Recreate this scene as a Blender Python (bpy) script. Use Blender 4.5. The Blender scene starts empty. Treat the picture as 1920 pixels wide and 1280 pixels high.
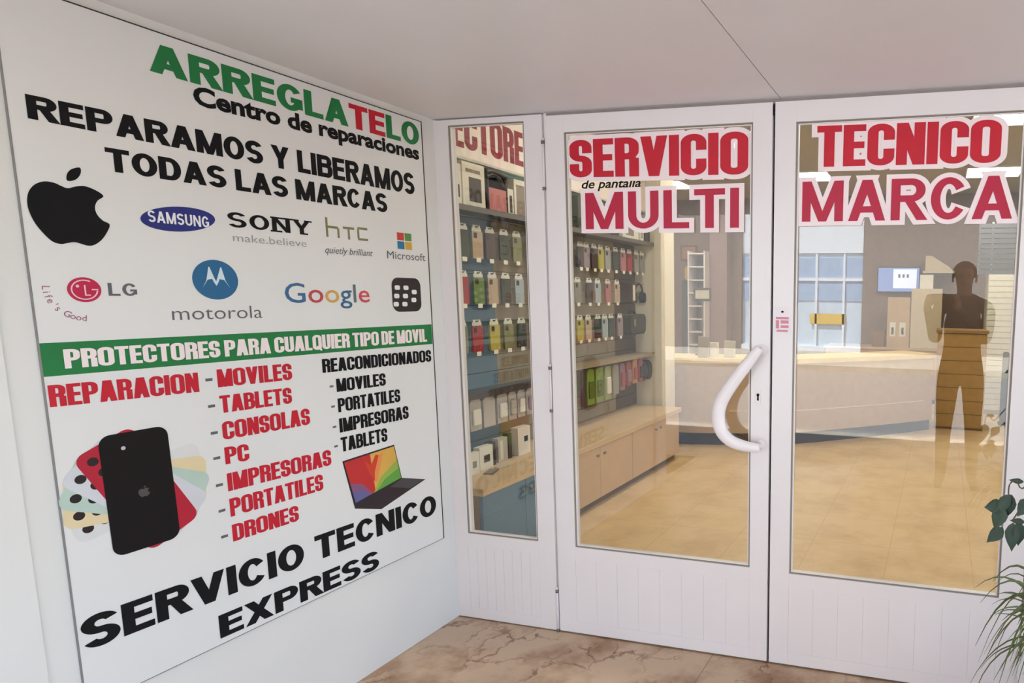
import bpy, bmesh, math, random
from mathutils import Vector, Matrix

random.seed(7)
SC = bpy.context.scene
COL = SC.collection

# ------------------------------------------------------------------ camera
def make_camera():
    yaw, pitch, roll = -0.2435, 0.1294, 0.0133
    fwd = Vector((math.sin(yaw) * math.cos(pitch), math.cos(yaw) * math.cos(pitch), -math.sin(pitch)))
    right = Vector((math.cos(yaw), -math.sin(yaw), 0))
    up = right.cross(fwd)
    r2 = right * math.cos(roll) + up * math.sin(roll)
    u2 = up * math.cos(roll) - right * math.sin(roll)
    cam = bpy.data.cameras.new('camera')
    cam.sensor_width = 36.0
    cam.lens = 36.0 * 1226.4 / 1920
    cam.shift_x = (960 - 1458.1) / 1920
    cam.shift_y = (716.6 - 640) / 1920
    cam.clip_start = 0.02
    ob = bpy.data.objects.new('camera', cam)
    COL.objects.link(ob)
    m = Matrix((r2, u2, -fwd)).transposed().to_4x4()
    m.translation = (2.0341, -2.338, 1.4297)
    ob.matrix_world = m
    SC.camera = ob
make_camera()

# ------------------------------------------------------------------ sky, sun, exposure
w = bpy.data.worlds.new('sky'); SC.world = w; w.use_nodes = True
wn = w.node_tree; wn.nodes.clear()
sky = wn.nodes.new('ShaderNodeTexSky'); sky.sky_type = 'NISHITA'
sky.sun_disc = False; sky.sun_elevation = math.radians(48); sky.sun_rotation = math.radians(20)
sky.air_density = 1.0; sky.dust_density = 1.0; sky.ozone_density = 1.0
bg = wn.nodes.new('ShaderNodeBackground'); bg.inputs[1].default_value = 0.57
wo = wn.nodes.new('ShaderNodeOutputWorld')
wn.links.new(sky.outputs[0], bg.inputs[0]); wn.links.new(bg.outputs[0], wo.inputs[0])

sun = bpy.data.lights.new('sun', 'SUN'); sun.energy = 15.5; sun.angle = math.radians(0.6); sun.color = (0.93, 0.97, 1.0)
so = bpy.data.objects.new('sun', sun); COL.objects.link(so)
so.rotation_euler = Vector((-0.30, 0.36, 0.88)).to_track_quat('Z', 'Y').to_euler()   # light comes over the shop roof
so.location = (-3, 8, 12)

vs = SC.view_settings
vs.view_transform = 'Standard'; vs.look = 'None'; vs.exposure = 0.95; vs.gamma = 1.0; vs.use_curve_mapping = False

# ------------------------------------------------------------------ materials
def lin(c):
    o = []
    for v in c[:3]:
        v = v / 255.0
        o.append(v / 12.92 if v <= 0.04045 else ((v + 0.055) / 1.055) ** 2.4)
    return tuple(o) + (1.0,)

_M = {}
def mat(name, rgb, rough=0.55, metal=0.0, var=0.03, scale=14.0, spec=0.4, bump=0.0):
    if name in _M: return _M[name]
    m = bpy.data.materials.new(name); m.use_nodes = True
    nt = m.node_tree; b = nt.nodes['Principled BSDF']
    tc = nt.nodes.new('ShaderNodeTexCoord')
    n = nt.nodes.new('ShaderNodeTexNoise'); n.inputs['Scale'].default_value = scale; n.inputs['Detail'].default_value = 3
    nt.links.new(tc.outputs['Object'], n.inputs['Vector'])
    r = nt.nodes.new('ShaderNodeValToRGB')
    c = lin(rgb)
    r.color_ramp.elements[0].position = 0.3; r.color_ramp.elements[1].position = 0.7
    r.color_ramp.elements[0].color = tuple(x * (1 - var) for x in c[:3]) + (1,)
    r.color_ramp.elements[1].color = tuple(min(1, x * (1 + var)) for x in c[:3]) + (1,)
    nt.links.new(n.outputs['Fac'], r.inputs['Fac']); nt.links.new(r.outputs['Color'], b.inputs['Base Color'])
    b.inputs['Roughness'].default_value = rough; b.inputs['Metallic'].default_value = metal
    b.inputs['Specular IOR Level'].default_value = spec
    if bump:
        bp = nt.nodes.new('ShaderNodeBump'); bp.inputs['Strength'].default_value = bump; bp.inputs['Distance'].default_value = 0.004
        nt.links.new(n.outputs['Fac'], bp.inputs['Height']); nt.links.new(bp.outputs['Normal'], b.inputs['Normal'])
    _M[name] = m
    return m

def emit(name, rgb, strength):
    if name in _M: return _M[name]
    m = bpy.data.materials.new(name); m.use_nodes = True
    b = m.node_tree.nodes['Principled BSDF']
    b.inputs['Base Color'].default_value = lin(rgb)
    b.inputs['Emission Color'].default_value = lin(rgb); b.inputs['Emission Strength'].default_value = strength
    _M[name] = m
    return m

def glass_mat(name='window_glass', base=0.068, tint=(0.97, 0.985, 0.975)):
    if name in _M: return _M[name]
    m = bpy.data.materials.new(name); m.use_nodes = True
    nt = m.node_tree; nt.nodes.clear()
    out = nt.nodes.new('ShaderNodeOutputMaterial')
    tr = nt.nodes.new('ShaderNodeBsdfTransparent'); tr.inputs[0].default_value = tint + (1,)
    gl = nt.nodes.new('ShaderNodeBsdfGlossy'); gl.inputs['Roughness'].default_value = 0.0
    geo = nt.nodes.new('ShaderNodeNewGeometry')
    dot = nt.nodes.new('ShaderNodeVectorMath'); dot.operation = 'DOT_PRODUCT'
    nt.links.new(geo.outputs['Normal'], dot.inputs[0]); nt.links.new(geo.outputs['Incoming'], dot.inputs[1])
    def mth(op, a, b=None):
        n = nt.nodes.new('ShaderNodeMath'); n.operation = op
        for i, v in enumerate((a, b)):
            if v is None: continue
            if isinstance(v, (int, float)): n.inputs[i].default_value = v
            else: nt.links.new(v, n.inputs[i])
        return n.outputs[0]
    c = mth('ABSOLUTE', dot.outputs['Value'])
    f = mth('POWER', mth('SUBTRACT', 1.0, c), 5.0)
    f = mth('ADD', mth('MULTIPLY', f, 1 - base), base)
    mx = nt.nodes.new('ShaderNodeMixShader')
    nt.links.new(f, mx.inputs[0]); nt.links.new(tr.outputs[0], mx.inputs[1]); nt.links.new(gl.outputs[0], mx.inputs[2])
    nt.links.new(mx.outputs[0], out.inputs[0])
    _M[name] = m
    return m

def tile_mat(name, base, dark, joint, tile, veins, rough):
    m = bpy.data.materials.new(name); m.use_nodes = True
    nt = m.node_tree; b = nt.nodes['Principled BSDF']; N = nt.nodes.new; K = nt.links.new
    tc = N('ShaderNodeTexCoord')
    n1 = N('ShaderNodeTexNoise'); n1.inputs['Scale'].default_value = 3.2; n1.inputs['Detail'].default_value = 6; n1.inputs['Roughness'].default_value = 0.62
    K(tc.outputs['Object'], n1.inputs['Vector'])
    add = N('ShaderNodeVectorMath'); add.operation = 'MULTIPLY_ADD'
    K(n1.outputs['Color'], add.inputs[0]); add.inputs[1].default_value = (0.55, 0.55, 0.2); K(tc.outputs['Object'], add.inputs[2])
    mix1 = N('ShaderNodeValToRGB'); cr = mix1.color_ramp
    cr.elements[0].position = 0.34; cr.elements[0].color = lin(dark)
    cr.elements[1].position = 0.56; cr.elements[1].color = lin(base)
    K(n1.outputs['Fac'], mix1.inputs['Fac'])
    col = mix1.outputs['Color']
    if veins:
        v = N('ShaderNodeTexVoronoi'); v.feature = 'DISTANCE_TO_EDGE'; v.inputs['Scale'].default_value = 5.5
        K(add.outputs[0], v.inputs['Vector'])
        vr = N('ShaderNodeValToRGB'); vr.color_ramp.elements[0].position = 0.0; vr.color_ramp.elements[1].position = 0.06
        vr.color_ramp.elements[0].color = (0.85, 0.85, 0.85, 1); vr.color_ramp.elements[1].color = (0, 0, 0, 1)
        K(v.outputs['Distance'], vr.inputs['Fac'])
        n2 = N('ShaderNodeTexNoise'); n2.inputs['Scale'].default_value = 4.0; K(tc.outputs['Object'], n2.inputs['Vector'])
        mr = N('ShaderNodeMapRange'); mr.inputs[1].default_value = 0.42; mr.inputs[2].default_value = 0.62
        K(n2.outputs['Fac'], mr.inputs[0])
        mu = N('ShaderNodeMath'); mu.operation = 'MULTIPLY'; K(vr.outputs['Color'], mu.inputs[0]); K(mr.outputs[0], mu.inputs[1])
        mx = N('ShaderNodeMixRGB'); K(mu.outputs[0], mx.inputs[0]); K(col, mx.inputs[1]); mx.inputs[2].default_value = lin(veins)
        col = mx.outputs[0]
    br = N('ShaderNodeTexBrick'); br.offset = 0.0
    br.inputs['Scale'].default_value = 1.0; br.inputs['Mortar Size'].default_value = 0.0022; br.inputs['Mortar Smooth'].default_value = 0.2
    br.inputs['Brick Width'].default_value = tile; br.inputs['Row Height'].default_value = tile
    br.inputs['Color1'].default_value = (0, 0, 0, 1); br.inputs['Color2'].default_value = (0, 0, 0, 1); br.inputs['Mortar'].default_value = (0.7, 0.7, 0.7, 1)
    K(tc.outputs['Object'], br.inputs['Vector'])
    mx2 = N('ShaderNodeMixRGB'); K(br.outputs['Color'], mx2.inputs[0]); K(col, mx2.inputs[1]); mx2.inputs[2].default_value = lin(joint)
    K(mx2.outputs[0], b.inputs['Base Color'])
    b.inputs['Roughness'].default_value = rough; b.inputs['Specular IOR Level'].default_value = 0.35
    return m

WHITE = mat('white_lacquer', (226, 220, 221), 0.32, var=0.012, scale=5)
WALLW = mat('white_wall_paint', (221, 219, 217), 0.6, var=0.02, scale=3)
PRINT = mat('poster_white', (222, 221, 221), 0.4, var=0.012, scale=3)
BLACK = mat('black_vinyl', (14, 13, 17), 0.6, spec=0.2)
PWH_ = mat('print_white', (232, 232, 234), 0.5)
RED = mat('red_vinyl', (190, 18, 42), 0.5, var=0.05)
DRED = mat('dark_red_vinyl', (140, 22, 38), 0.5)
GREEN = mat('green_vinyl', (22, 116, 60), 0.5, var=0.06)
WVINYL = mat('white_vinyl', (238, 222, 224), 0.45, var=0.02)
GREY = mat('grey_ink', (96, 96, 102), 0.5)
LGREY = mat('light_grey_ink', (150, 148, 152), 0.5)
GASKET = mat('grey_gasket', (136, 128, 116), 0.6)
DARKGAP = mat('gap_and_edge_grey', (52, 48, 48), 0.7)
STEEL = mat('brushed_steel', (150, 148, 145), 0.35, metal=0.8)
WOOD = mat('light_beech', (206, 178, 138), 0.45, var=0.06, scale=9)
WOODF = mat('beech_front', (203, 174, 140), 0.5, var=0.05, scale=6)
BLUEP = mat('steel_blue_laminate', (88, 122, 146), 0.45, var=0.03)
TAUPE = mat('taupe_laminate', (150, 136, 112), 0.5, var=0.05)

# ------------------------------------------------------------------ mesh builder
class MB:
    def __init__(s): s.v = []; s.f = []; s.m = []; s.mats = []
    def mi(s, m):
        if m is None: return 0
        if m not in s.mats: s.mats.append(m)
        return s.mats.index(m)
    def add(s, vs, fs, m=None):
        o = len(s.v); k = s.mi(m)
        s.v += [tuple(v) for v in vs]
        for f in fs: s.f.append(tuple(i + o for i in f)); s.m.append(k)
        return s
    def box(s, x0, x1, y0, y1, z0, z1, m=None):
        vs = [(x, y, z) for x in (x0, x1) for y in (y0, y1) for z in (z0, z1)]
        return s.add(vs, [(0, 1, 3, 2), (4, 6, 7, 5), (0, 4, 5, 1), (2, 3, 7, 6), (0, 2, 6, 4), (1, 5, 7, 3)], m)
    def prism(s, pts, ax, a, b, m=None):
        """extrude a 2-D outline along axis ax (0 x, 1 y, 2 z) from a to b"""
        def P(p, h):
            q = [p[0], p[1]]; q.insert(ax, h); return q
        n = len(pts)
        vs = [P(p, a) for p in pts] + [P(p, b) for p in pts]
        fs = [tuple(range(n))[::-1], tuple(range(n, 2 * n))] + [(i, (i + 1) % n, n + (i + 1) % n, n + i) for i in range(n)]
        return s.add(vs, fs, m)
    def tube(s, pts, r, n=10, m=None, flat=1.0, up=None):
        pts = [Vector(p) for p in pts]; rs = r if isinstance(r, (list, tuple)) else [r] * len(pts)
        vs = []
        for i, p in enumerate(pts):
            t = (pts[min(i + 1, len(pts) - 1)] - pts[max(i - 1, 0)]).normalized()
            a = Vector(up) if up else (Vector((0, 0, 1)) if abs(t.z) < 0.9 else Vector((1, 0, 0)))
            u = t.cross(a).normalized(); v = u.cross(t).normalized()
            for k in range(n):
                g = 2 * math.pi * k / n
                vs.append(p + u * math.cos(g) * rs[i] + v * math.sin(g) * rs[i] * flat)
        fs = []
        for i in range(len(pts) - 1):
            for k in range(n):
                fs.append((i * n + k, i * n + (k + 1) % n, (i + 1) * n + (k + 1) % n, (i + 1) * n + k))
        fs += [tuple(range(n))[::-1], tuple((len(pts) - 1) * n + k for k in range(n))]
        return s.add(vs, fs, m)
    def lathe(s, prof, c, n=24, m=None):
        vs = []; fs = []
        for (r, z) in prof:
            for k in range(n):
                g = 2 * math.pi * k / n
                vs.append((c[0] + r * math.cos(g), c[1] + r * math.sin(g), c[2] + z))
        for i in range(len(prof) - 1):
            for k in range(n):
                fs.append((i * n + k, i * n + (k + 1) % n, (i + 1) * n + (k + 1) % n, (i + 1) * n + k))
        fs += [tuple(range(n))[::-1], tuple((len(prof) - 1) * n + k for k in range(n))]
        return s.add(vs, fs, m)
    def build(s, name, m=None, parent=None, bevel=0.0, smooth=False, segs=2, local=False):
        me = bpy.data.meshes.new(name)
        v = s.v
        if parent is not None and not local:
            L = parent.location
            if parent.parent: L = L + parent.parent.location
            v = [(a[0] - L[0], a[1] - L[1], a[2] - L[2]) for a in v]
        me.from_pydata(v, [], s.f)
        for q in (s.mats if s.mats else [m]): me.materials.append(q)
        if s.mats:
            me.polygons.foreach_set('material_index', s.m)
        if bevel > 0:
            bm = bmesh.new(); bm.from_mesh(me)
            bmesh.ops.recalc_face_normals(bm, faces=bm.faces)
            bmesh.ops.bevel(bm, geom=[e for e in bm.edges if len(e.link_faces) == 2 and e.calc_face_angle(0) > 0.5], offset=bevel, segments=segs, affect='EDGES', clamp_overlap=True)
            bm.to_mesh(me); bm.free()
        if smooth: me.polygons.foreach_set('use_smooth', [True] * len(me.polygons))
        me.update()
        o = bpy.data.objects.new(name, me); COL.objects.link(o)
        if parent is not None: o.parent = parent
        return o

def tag(o, label=None, cat=None, group=None, kind=None):
    if label: o['label'] = label
    if cat: o['category'] = cat
    if group: o['group'] = group
    if kind: o['kind'] = kind
    return o
def thing(name, label, cat, loc=(0, 0, 0), group=None, kind=None):
    o = bpy.data.objects.new(name, None); COL.objects.link(o); o.location = loc
    o.empty_display_size = 0.05
    return tag(o, label, cat, group, kind)
def bx(x0, x1, y0, y1, z0, z1): return MB().box(x0, x1, y0, y1, z0, z1)
def struct(name, mb, m, parent=None, bevel=0.0, label=None):
    o = mb.build(name, m, parent, bevel)
    if parent is None: tag(o, label or name.replace('_', ' '), name.split('_')[0], kind='structure')
    return o

# ------------------------------------------------------------------ lettering: heavy capitals drawn as strokes
STY = {  # width factor, stem, bar, corner radius x / y
    'impact': dict(W=0.50, S=0.205, H=0.16, rx=0.25, ry=0.21, gap=0.032, sp=0.17),
    'black': dict(W=0.80, S=0.268, H=0.20, rx=0.5, ry=0.5, gap=0.055, sp=0.34),
    'bold': dict(W=0.72, S=0.195, H=0.158, rx=0.5, ry=0.5, gap=0.115, sp=0.3),
}
WID = {'I': None, 'M': 1.28, 'W': 1.4, 'N': 1.06, 'E': 0.86, 'L': 0.82, 'F': 0.82, 'T': 0.96, 'J': 0.8, 'A': 1.12, 'V': 1.1, 'O': 1.08, 'C': 1.02, 'G': 1.06, 'Q': 1.08, 'X': 1.1, 'Y': 1.08, 'S': 0.96}

def glyph(ch, st, d=0.0):
    S, H = st['S'], st['H']
    w = S if ch == 'I' else st['W'] * WID.get(ch, 1.0)
    P = []
    lv = [0]
    def put(q): P.append((lv[0], q))
    def rect(x0, y0, x1, y1): lv[0] += 1; put([(x0 - d, y0 - d), (x1 + d, y0 - d), (x1 + d, y1 + d), (x0 - d, y1 + d)])
    def poly(pts):
        lv[0] += 1
        if d == 0: put(pts); return
        n = len(pts); out = []
        A = sum(pts[i][0] * pts[(i + 1) % n][1] - pts[(i + 1) % n][0] * pts[i][1] for i in range(n))
        sg = 1 if A > 0 else -1
        for i in range(n):
            p0, p1, p2 = Vector(pts[i - 1]), Vector(pts[i]), Vector(pts[(i + 1) % n])
            a = (p1 - p0).normalized(); b = (p2 - p1).normalized()
            na = Vector((a.y, -a.x)) * sg; nb = Vector((b.y, -b.x)) * sg
            bis = na + nb
            if bis.length < 1e-4: bis = na
            bis.normalize()
            k = min(d / max(bis.dot(na), 0.3), 1.8 * d)
            q = p1 + bis * k; out.append((q.x, q.y))
        put(out)
    def ring(x0, y0, x1, y1, spec, rx=None, ry=None):
        """pairs of outer and inner points round a rounded box"""
        rx = st['rx'] if rx is None else rx; ry = st['ry'] if ry is None else ry
        rx = min(rx, (x1 - x0) / 2); ry = min(ry, (y1 - y0) / 2)
        X0, Y0, X1, Y1 = x0 - d, y0 - d, x1 + d, y1 + d; RX, RY = rx + d, ry + d
        SS, HH = S + 2 * d, H + 2 * d
        hx = (X1 - X0) / 2; hy = (Y1 - Y0) / 2
        SS = min(SS, hx - 0.001); HH = min(HH, hy - 0.001)
        irx, iry = min(max(RX - SS, 0.012), hx - SS), min(max(RY - HH, 0.012), hy - HH)
        pr = []
        cs = {'TR': (X1 - RX, Y1 - RY, X1 - SS - irx, Y1 - HH - iry, 0), 'TL': (X0 + RX, Y1 - RY, X0 + SS + irx, Y1 - HH - iry, 90),
              'BL': (X0 + RX, Y0 + RY, X0 + SS + irx, Y0 + HH + iry, 180), 'BR': (X1 - RX, Y0 + RY, X1 - SS - irx, Y0 + HH + iry, 270)}
        for t in spec:
            if isinstance(t, str):
                rev = t[0] == '-'; t = t.lstrip('-')
                ox, oy, ix, iy, a0 = cs[t]
                for k in range(9):
                    g = math.radians(a0 + 90 * ((8 - k) if rev else k) / 8)
                    pr.append(((ox + RX * math.cos(g), oy + RY * math.sin(g)), (ix + irx * math.cos(g), iy + iry * math.sin(g))))
            else:
                side, val = t
                if side == 'R': pr.append(((X1, val), (X1 - SS, val)))
                if side == 'L': pr.append(((X0, val), (X0 + SS, val)))
                if side == 'T': pr.append(((val, Y1), (val, Y1 - HH)))
                if side == 'B': pr.append(((val, Y0), (val, Y0 + HH)))
        return pr
    def strip(pr, close=False):
        n = len(pr); lv[0] += 1
        for i in range(n if close else n - 1):
            a, b = pr[i], pr[(i + 1) % n]
            put([a[0], b[0], b[1], a[1]])
            if d > 0: lv[0] += 0.12
    rr = st['rx']
    if ch == 'I': rect(0, 0, S, 1)
    elif ch in 'EFL':
        rect(0, 0, S, 1)
        if ch in 'EL': rect(0, 0, w, H)
        if ch in 'EF': rect(0, 1 - H, w, 1); rect(0, 0.5 - H / 2 + 0.01, w * 0.94, 0.5 + H / 2 + 0.01)
    elif ch == 'T': rect(0, 1 - H, w, 1); rect(w / 2 - S / 2, 0, w / 2 + S / 2, 1)
    elif ch == 'H': rect(0, 0, S, 1); rect(w - S, 0, w, 1); rect(0, 0.5 - H / 2, w, 0.5 + H / 2)
    elif ch == 'O' or ch == 'Q':
        strip(ring(0, 0, w, 1, ['TR', 'TL', 'BL', 'BR']), True)
        if ch == 'Q': poly([(w * 0.55, 0.28), (w * 0.55 - S * 0.5, 0.18), (w * 0.92, -0.1), (w * 1.02, 0.02)])
    elif ch == 'C':
        if rr < 0.4: strip(ring(0, 0, w, 1, [('R', 0.61 - d), 'TR', 'TL', 'BL', 'BR', ('R', 0.40 + d)]))
        else: strip(arc_c(w, S, H, d, st))
    elif ch == 'G':
        if rr < 0.4: strip(ring(0, 0, w, 1, [('R', 0.62 - d), 'TR', 'TL', 'BL', 'BR', ('R', 0.52 + d)]))
        else: strip(arc_c(w, S, H, d, st)); rect(w - S * 0.95, 0.12, w - 0.01, 0.5)
        rect(w * 0.52, 0.52 - H, w - 0.01, 0.52)
    elif ch == 'D': rect(0, 0, S, 1); strip(ring(0, 0, w, 1, [('T', 0), '-TR', '-BR', ('B', 0)], rx=rr if rr < 0.4 else w * 0.62))
    elif ch in 'PRB':
        ym = 0.40 if ch == 'P' else 0.44
        rx = rr if rr < 0.4 else 0.3
        rect(0, 0, S, 1); strip(ring(0, ym, w, 1, [('T', 0), '-TR', '-BR', ('B', 0)], rx=rx, ry=min(st['ry'], 0.3)))
        if ch == 'B': strip(ring(0, 0, w * 1.04, ym + H, [('T', 0), '-TR', '-BR', ('B', 0)], rx=rx, ry=min(st['ry'], 0.3)))
        if ch == 'R':
            if rr < 0.4: rect(w - S, 0, w, ym + 0.03); rect(w * 0.4, ym, w - 0.06, ym + H)
            else: poly([(w * 0.34, ym + H * 0.6), (w * 0.34 + S * 1.05, ym + H * 0.6), (w + 0.06, 0), (w + 0.06 - S * 1.18, 0)])
    elif ch == 'U': strip(ring(0, 0, w, 1, [('L', 1 + d), 'BL', 'BR', ('R', 1 + d)], ry=min(st['ry'], 0.36)))
    elif ch == 'J': strip(ring(0, 0, w, 1, [('L', 0.34), 'BL', 'BR', ('R', 1 + d)], ry=0.3))
    elif ch == 'S':
        ya, yb = 0.5 - H / 2, 0.5 + H / 2
        if rr < 0.4:
            p1 = ring(0, ya, w, 1, [('R', 0.64 - d), 'TR', 'TL', 'BL'])
            p2 = ring(0, 0, w, yb, ['-TR', '-BR', '-BL', ('L', 0.36 + d)])
        else:
            p1 = ring(0, ya, w, 1, ['TR', 'TL', 'BL'], rx=w / 2, ry=(1 - ya) / 2)[2:]
            p2 = ring(0, 0, w, yb, ['-TR', '-BR', '-BL'], rx=w / 2, ry=yb / 2)[:-2]
        strip(p1 + [(b, a) for a, b in p2])
    elif ch == 'A':
        a = S * 0.55; k = S * 1.06
        if rr < 0.4: a = S * 0.7
        poly([(0, 0), (k, 0), (w / 2 + a, 1), (w / 2 - a, 1)]); poly([(w - k, 0), (w, 0), (w / 2 + a, 1), (w / 2 - a, 1)])
        rect(w * 0.24, 0.2, w * 0.76, 0.2 + H)
    elif ch == 'V':
        a = S * 0.52; k = S * 1.06
        poly([(0, 1), (k, 1), (w / 2 + a, 0), (w / 2 - a, 0)]); poly([(w - k, 1), (w, 1), (w / 2 + a, 0), (w / 2 - a, 0)])
    elif ch == 'X':
        k = S * 1.12
        poly([(0, 0), (k, 0), (w, 1), (w - k, 1)]); poly([(0, 1), (k, 1), (w, 0), (w - k, 0)])
    elif ch == 'Y':
        k = S * 1.08
        rect(w / 2 - S / 2, 0, w / 2 + S / 2, 0.45)
        poly([(0, 1), (k, 1), (w / 2 + S / 2, 0.4), (w / 2 - S / 2, 0.4)]); poly([(w - k, 1), (w, 1), (w / 2 + S / 2, 0.4), (w / 2 - S / 2, 0.4)])
    elif ch == 'N': rect(0, 0, S, 1); rect(w - S, 0, w, 1); poly([(0, 1), (S * 1.05, 1), (w, 0), (w - S * 1.05, 0)])
    elif ch == 'M':
        rect(0, 0, S, 1); rect(w - S, 0, w, 1); a = S * 0.46
        poly([(0, 1), (S * 1.05, 1), (w / 2 + a, 0), (w / 2 - a, 0)]); poly([(w - S * 1.05, 1), (w, 1), (w / 2 + a, 0), (w / 2 - a, 0)])
    elif ch == 'K': rect(0, 0, S, 1); poly([(S * 0.6, 0.4), (w - S * 1.1, 1), (w, 1), (S * 0.9, 0.3)]); poly([(w * 0.3, 0.5), (w * 0.3 + S, 0.6), (w, 0), (w - S * 1.1, 0)])
    elif ch == '-': w = st['W'] * 0.6; rect(0, 0.34, w, 0.34 + H)
    return P, w

def arc_c(w, S, H, d, st):
    """open bowl of a round C"""
    pr = []
    a0, a1 = math.radians(33), math.radians(327)
    a0 -= d * 1.5; a1 += d * 1.5
    for k in range(33):
        g = a0 + (a1 - a0) * k / 32
        pr.append(((w / 2 + (w / 2 + d) * math.cos(g), 0.5 + (0.5 + d) * math.sin(g)),
                   (w / 2 + max(w / 2 - S - d, 0.01) * math.cos(g), 0.5 + max(0.5 - H - d, 0.01) * math.sin(g))))
    return pr

def text_polys(txt, style, d=0.0):
    st = STY[style]; x = 0.0; out = []
    for i, ch in enumerate(txt):
        if ch == ' ': x += st['sp']; continue
        P, w = glyph(ch, st, d)
        for lv, p in P: out.append((i, lv + 0.5 * (i % 2), [(a + x, b) for a, b in p]))
        x += w + st['gap']
    return out, x - st['gap']

def wall_map(x):                        # plane of the left wall: reads along +y
    return lambda s, t, h=0.0: (x + h, s, t)
def front_map(y):                       # plane of the shop front: reads along +x
    return lambda s, t, h=0.0: (s, y - h, t)

def caps(mb, txt, style, s0, s1, z0, z1, mp, mats, d=0.0, sl=0.0, z0r=None, z1r=None):
    """capitals filling the box s0..s1 x z0..z1; mats is a material or a function of the letter index; right-end heights may differ"""
    polys, W = text_polys(txt, style, d / (z1 - z0))
    z0r = z0 if z0r is None else z0r; z1r = z1 if z1r is None else z1r
    for i, lv, p in polys:
        m = mats(i) if callable(mats) else mats
        vs = []
        for a, b in p:
            q = a / W; za = z0 + (z0r - z0) * q; zb = z1 + (z1r - z1) * q
            vs.append(mp(s0 + (s1 - s0) * q, za + (zb - za) * b, lv * 0.00005))
        mb.add(vs, [tuple(range(len(vs)))], m)
    return mb

_FC = {}
def font_polys(txt, offset=0.0, shear=0.0):
    k = (txt, offset, shear)
    if k in _FC: return _FC[k]
    c = bpy.data.curves.new('lettering', 'FONT'); c.body = txt; c.offset = offset; c.shear = shear; c.resolution_u = 3
    o = bpy.data.objects.new('lettering', c); COL.objects.link(o)
    dg = bpy.context.evaluated_depsgraph_get(); dg.update()
    me = bpy.data.meshes.new_from_object(o.evaluated_get(dg))
    vs = [(v.co.x, v.co.y) for v in me.vertices]; fs = [tuple(p.vertices) for p in me.polygons]
    bpy.data.objects.remove(o); bpy.data.curves.remove(c); bpy.data.meshes.remove(me)
    # islands, so that each letter can have its own colour
    par = list(range(len(vs)))
    def find(a):
        while par[a] != a: par[a] = par[par[a]]; a = par[a]
        return a
    for f in fs:
        for b in f[1:]: par[find(f[0])] = find(b)
    _FC[k] = (vs, fs, [find(i) for i in range(len(vs))])
    return _FC[k]

def words(mb, txt, s0, s1, z0, cap, mp, m, offset=0.0, shear=0.0, colours=None, z0r=None, xfrac=0.727):
    vs, fs, isl = font_polys(txt, offset, shear)
    x0 = min(v[0] for v in vs); x1 = max(v[0] for v in vs)
    z0r = z0 if z0r is None else z0r
    P = []
    for a, b in vs:
        q = (a - x0) / (x1 - x0)
        P.append(mp(s0 + (s1 - s0) * q, z0 + (z0r - z0) * q + b / xfrac * cap))
    if colours:
        cen = {}
        for i, r in enumerate(isl): cen.setdefault(r, []).append(vs[i][0])
        order = sorted(cen, key=lambda r: sum(cen[r]) / len(cen[r]))
        used = {r: colours[min(i, len(colours) - 1)] for i, r in enumerate(order)}
        for f in fs: mb.add([P[i] for i in f], [tuple(range(len(f)))], used[isl[f[0]]])
    else: mb.add(P, fs, m)
    return mb

def ell(cx, cz, rx, rz, n=40, rot=0.0):
    c, s = math.cos(rot), math.sin(rot)
    return [(cx + rx * math.cos(g) * c - rz * math.sin(g) * s, cz + rx * math.cos(g) * s + rz * math.sin(g) * c) for g in [2 * math.pi * k / n for k in range(n)]]
def flat(mb, pts, mp, m): mb.add([mp(a, b, (len(mb.f) % 24) * 8e-6) for a, b in pts], [tuple(range(len(pts)))], m); return mb
def ringflat(mb, cx, cz, r0, r1, a0, a1, mp, m, n=30, kz=1.0):
    for k in range(n):
        g, h = math.radians(a0 + (a1 - a0) * k / n), math.radians(a0 + (a1 - a0) * (k + 1) / n)
        flat(mb, [(cx + r * math.cos(t), cz + r * kz * math.sin(t)) for r, t in ((r0, g), (r1, g), (r1, h), (r0, h))], mp, m)
def rrect(cx, cz, w, h, r, rot=0.0, n=6):
    pts = []
    for (sx, sz, a0) in ((1, 1, 0), (-1, 1, 90), (-1, -1, 180), (1, -1, 270)):
        for k in range(n + 1):
            g = math.radians(a0 + 90 * k / n)
            pts.append((sx * (w / 2 - r) + r * math.cos(g), sz * (h / 2 - r) + r * math.sin(g)))
    c, s = math.cos(rot), math.sin(rot)
    return [(cx + a * c - b * s, cz + a * s + b * c) for a, b in pts]
def smooth_path(pts, n=5, closed=True):
    out = []; N = len(pts)
    for i in range(N if closed else N - 1):
        p = [Vector(pts[(i + k) % N] if closed else pts[min(max(i + k, 0), N - 1)]) for k in (-1, 0, 1, 2)]
        for k in range(n):
            t = k / n
            q = 0.5 * ((2 * p[1]) + (p[2] - p[0]) * t + (2 * p[0] - 5 * p[1] + 4 * p[2] - p[3]) * t * t + (3 * p[1] - p[0] - 3 * p[2] + p[3]) * t ** 3)
            out.append(tuple(q))
    if not closed: out.append(tuple(pts[-1]))
    return out

# =================================================================== SETTING
CZ = 2.125                                              # porch soffit
marble = tile_mat('breccia_marble', (204, 176, 146), (150, 108, 76), (130, 104, 84), 1.2, (112, 70, 50), 0.28)
shopfl = tile_mat('beige_floor_tile', (214, 186, 142), (196, 166, 122), (180, 150, 110), 0.45, None, 0.4)
pave = tile_mat('pavement_slabs', (186, 176, 160), (168, 158, 142), (110, 104, 98), 0.4, None, 0.8)
asph = mat('asphalt', (138, 134, 130), 0.9, var=0.12, scale=60)
ceilw = mat('white_soffit', (230, 226, 227), 0.5, var=0.02, scale=2)
shopceil = mat('shop_ceiling_tile', (186, 178, 158), 0.8, var=0.03, scale=20)

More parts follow.
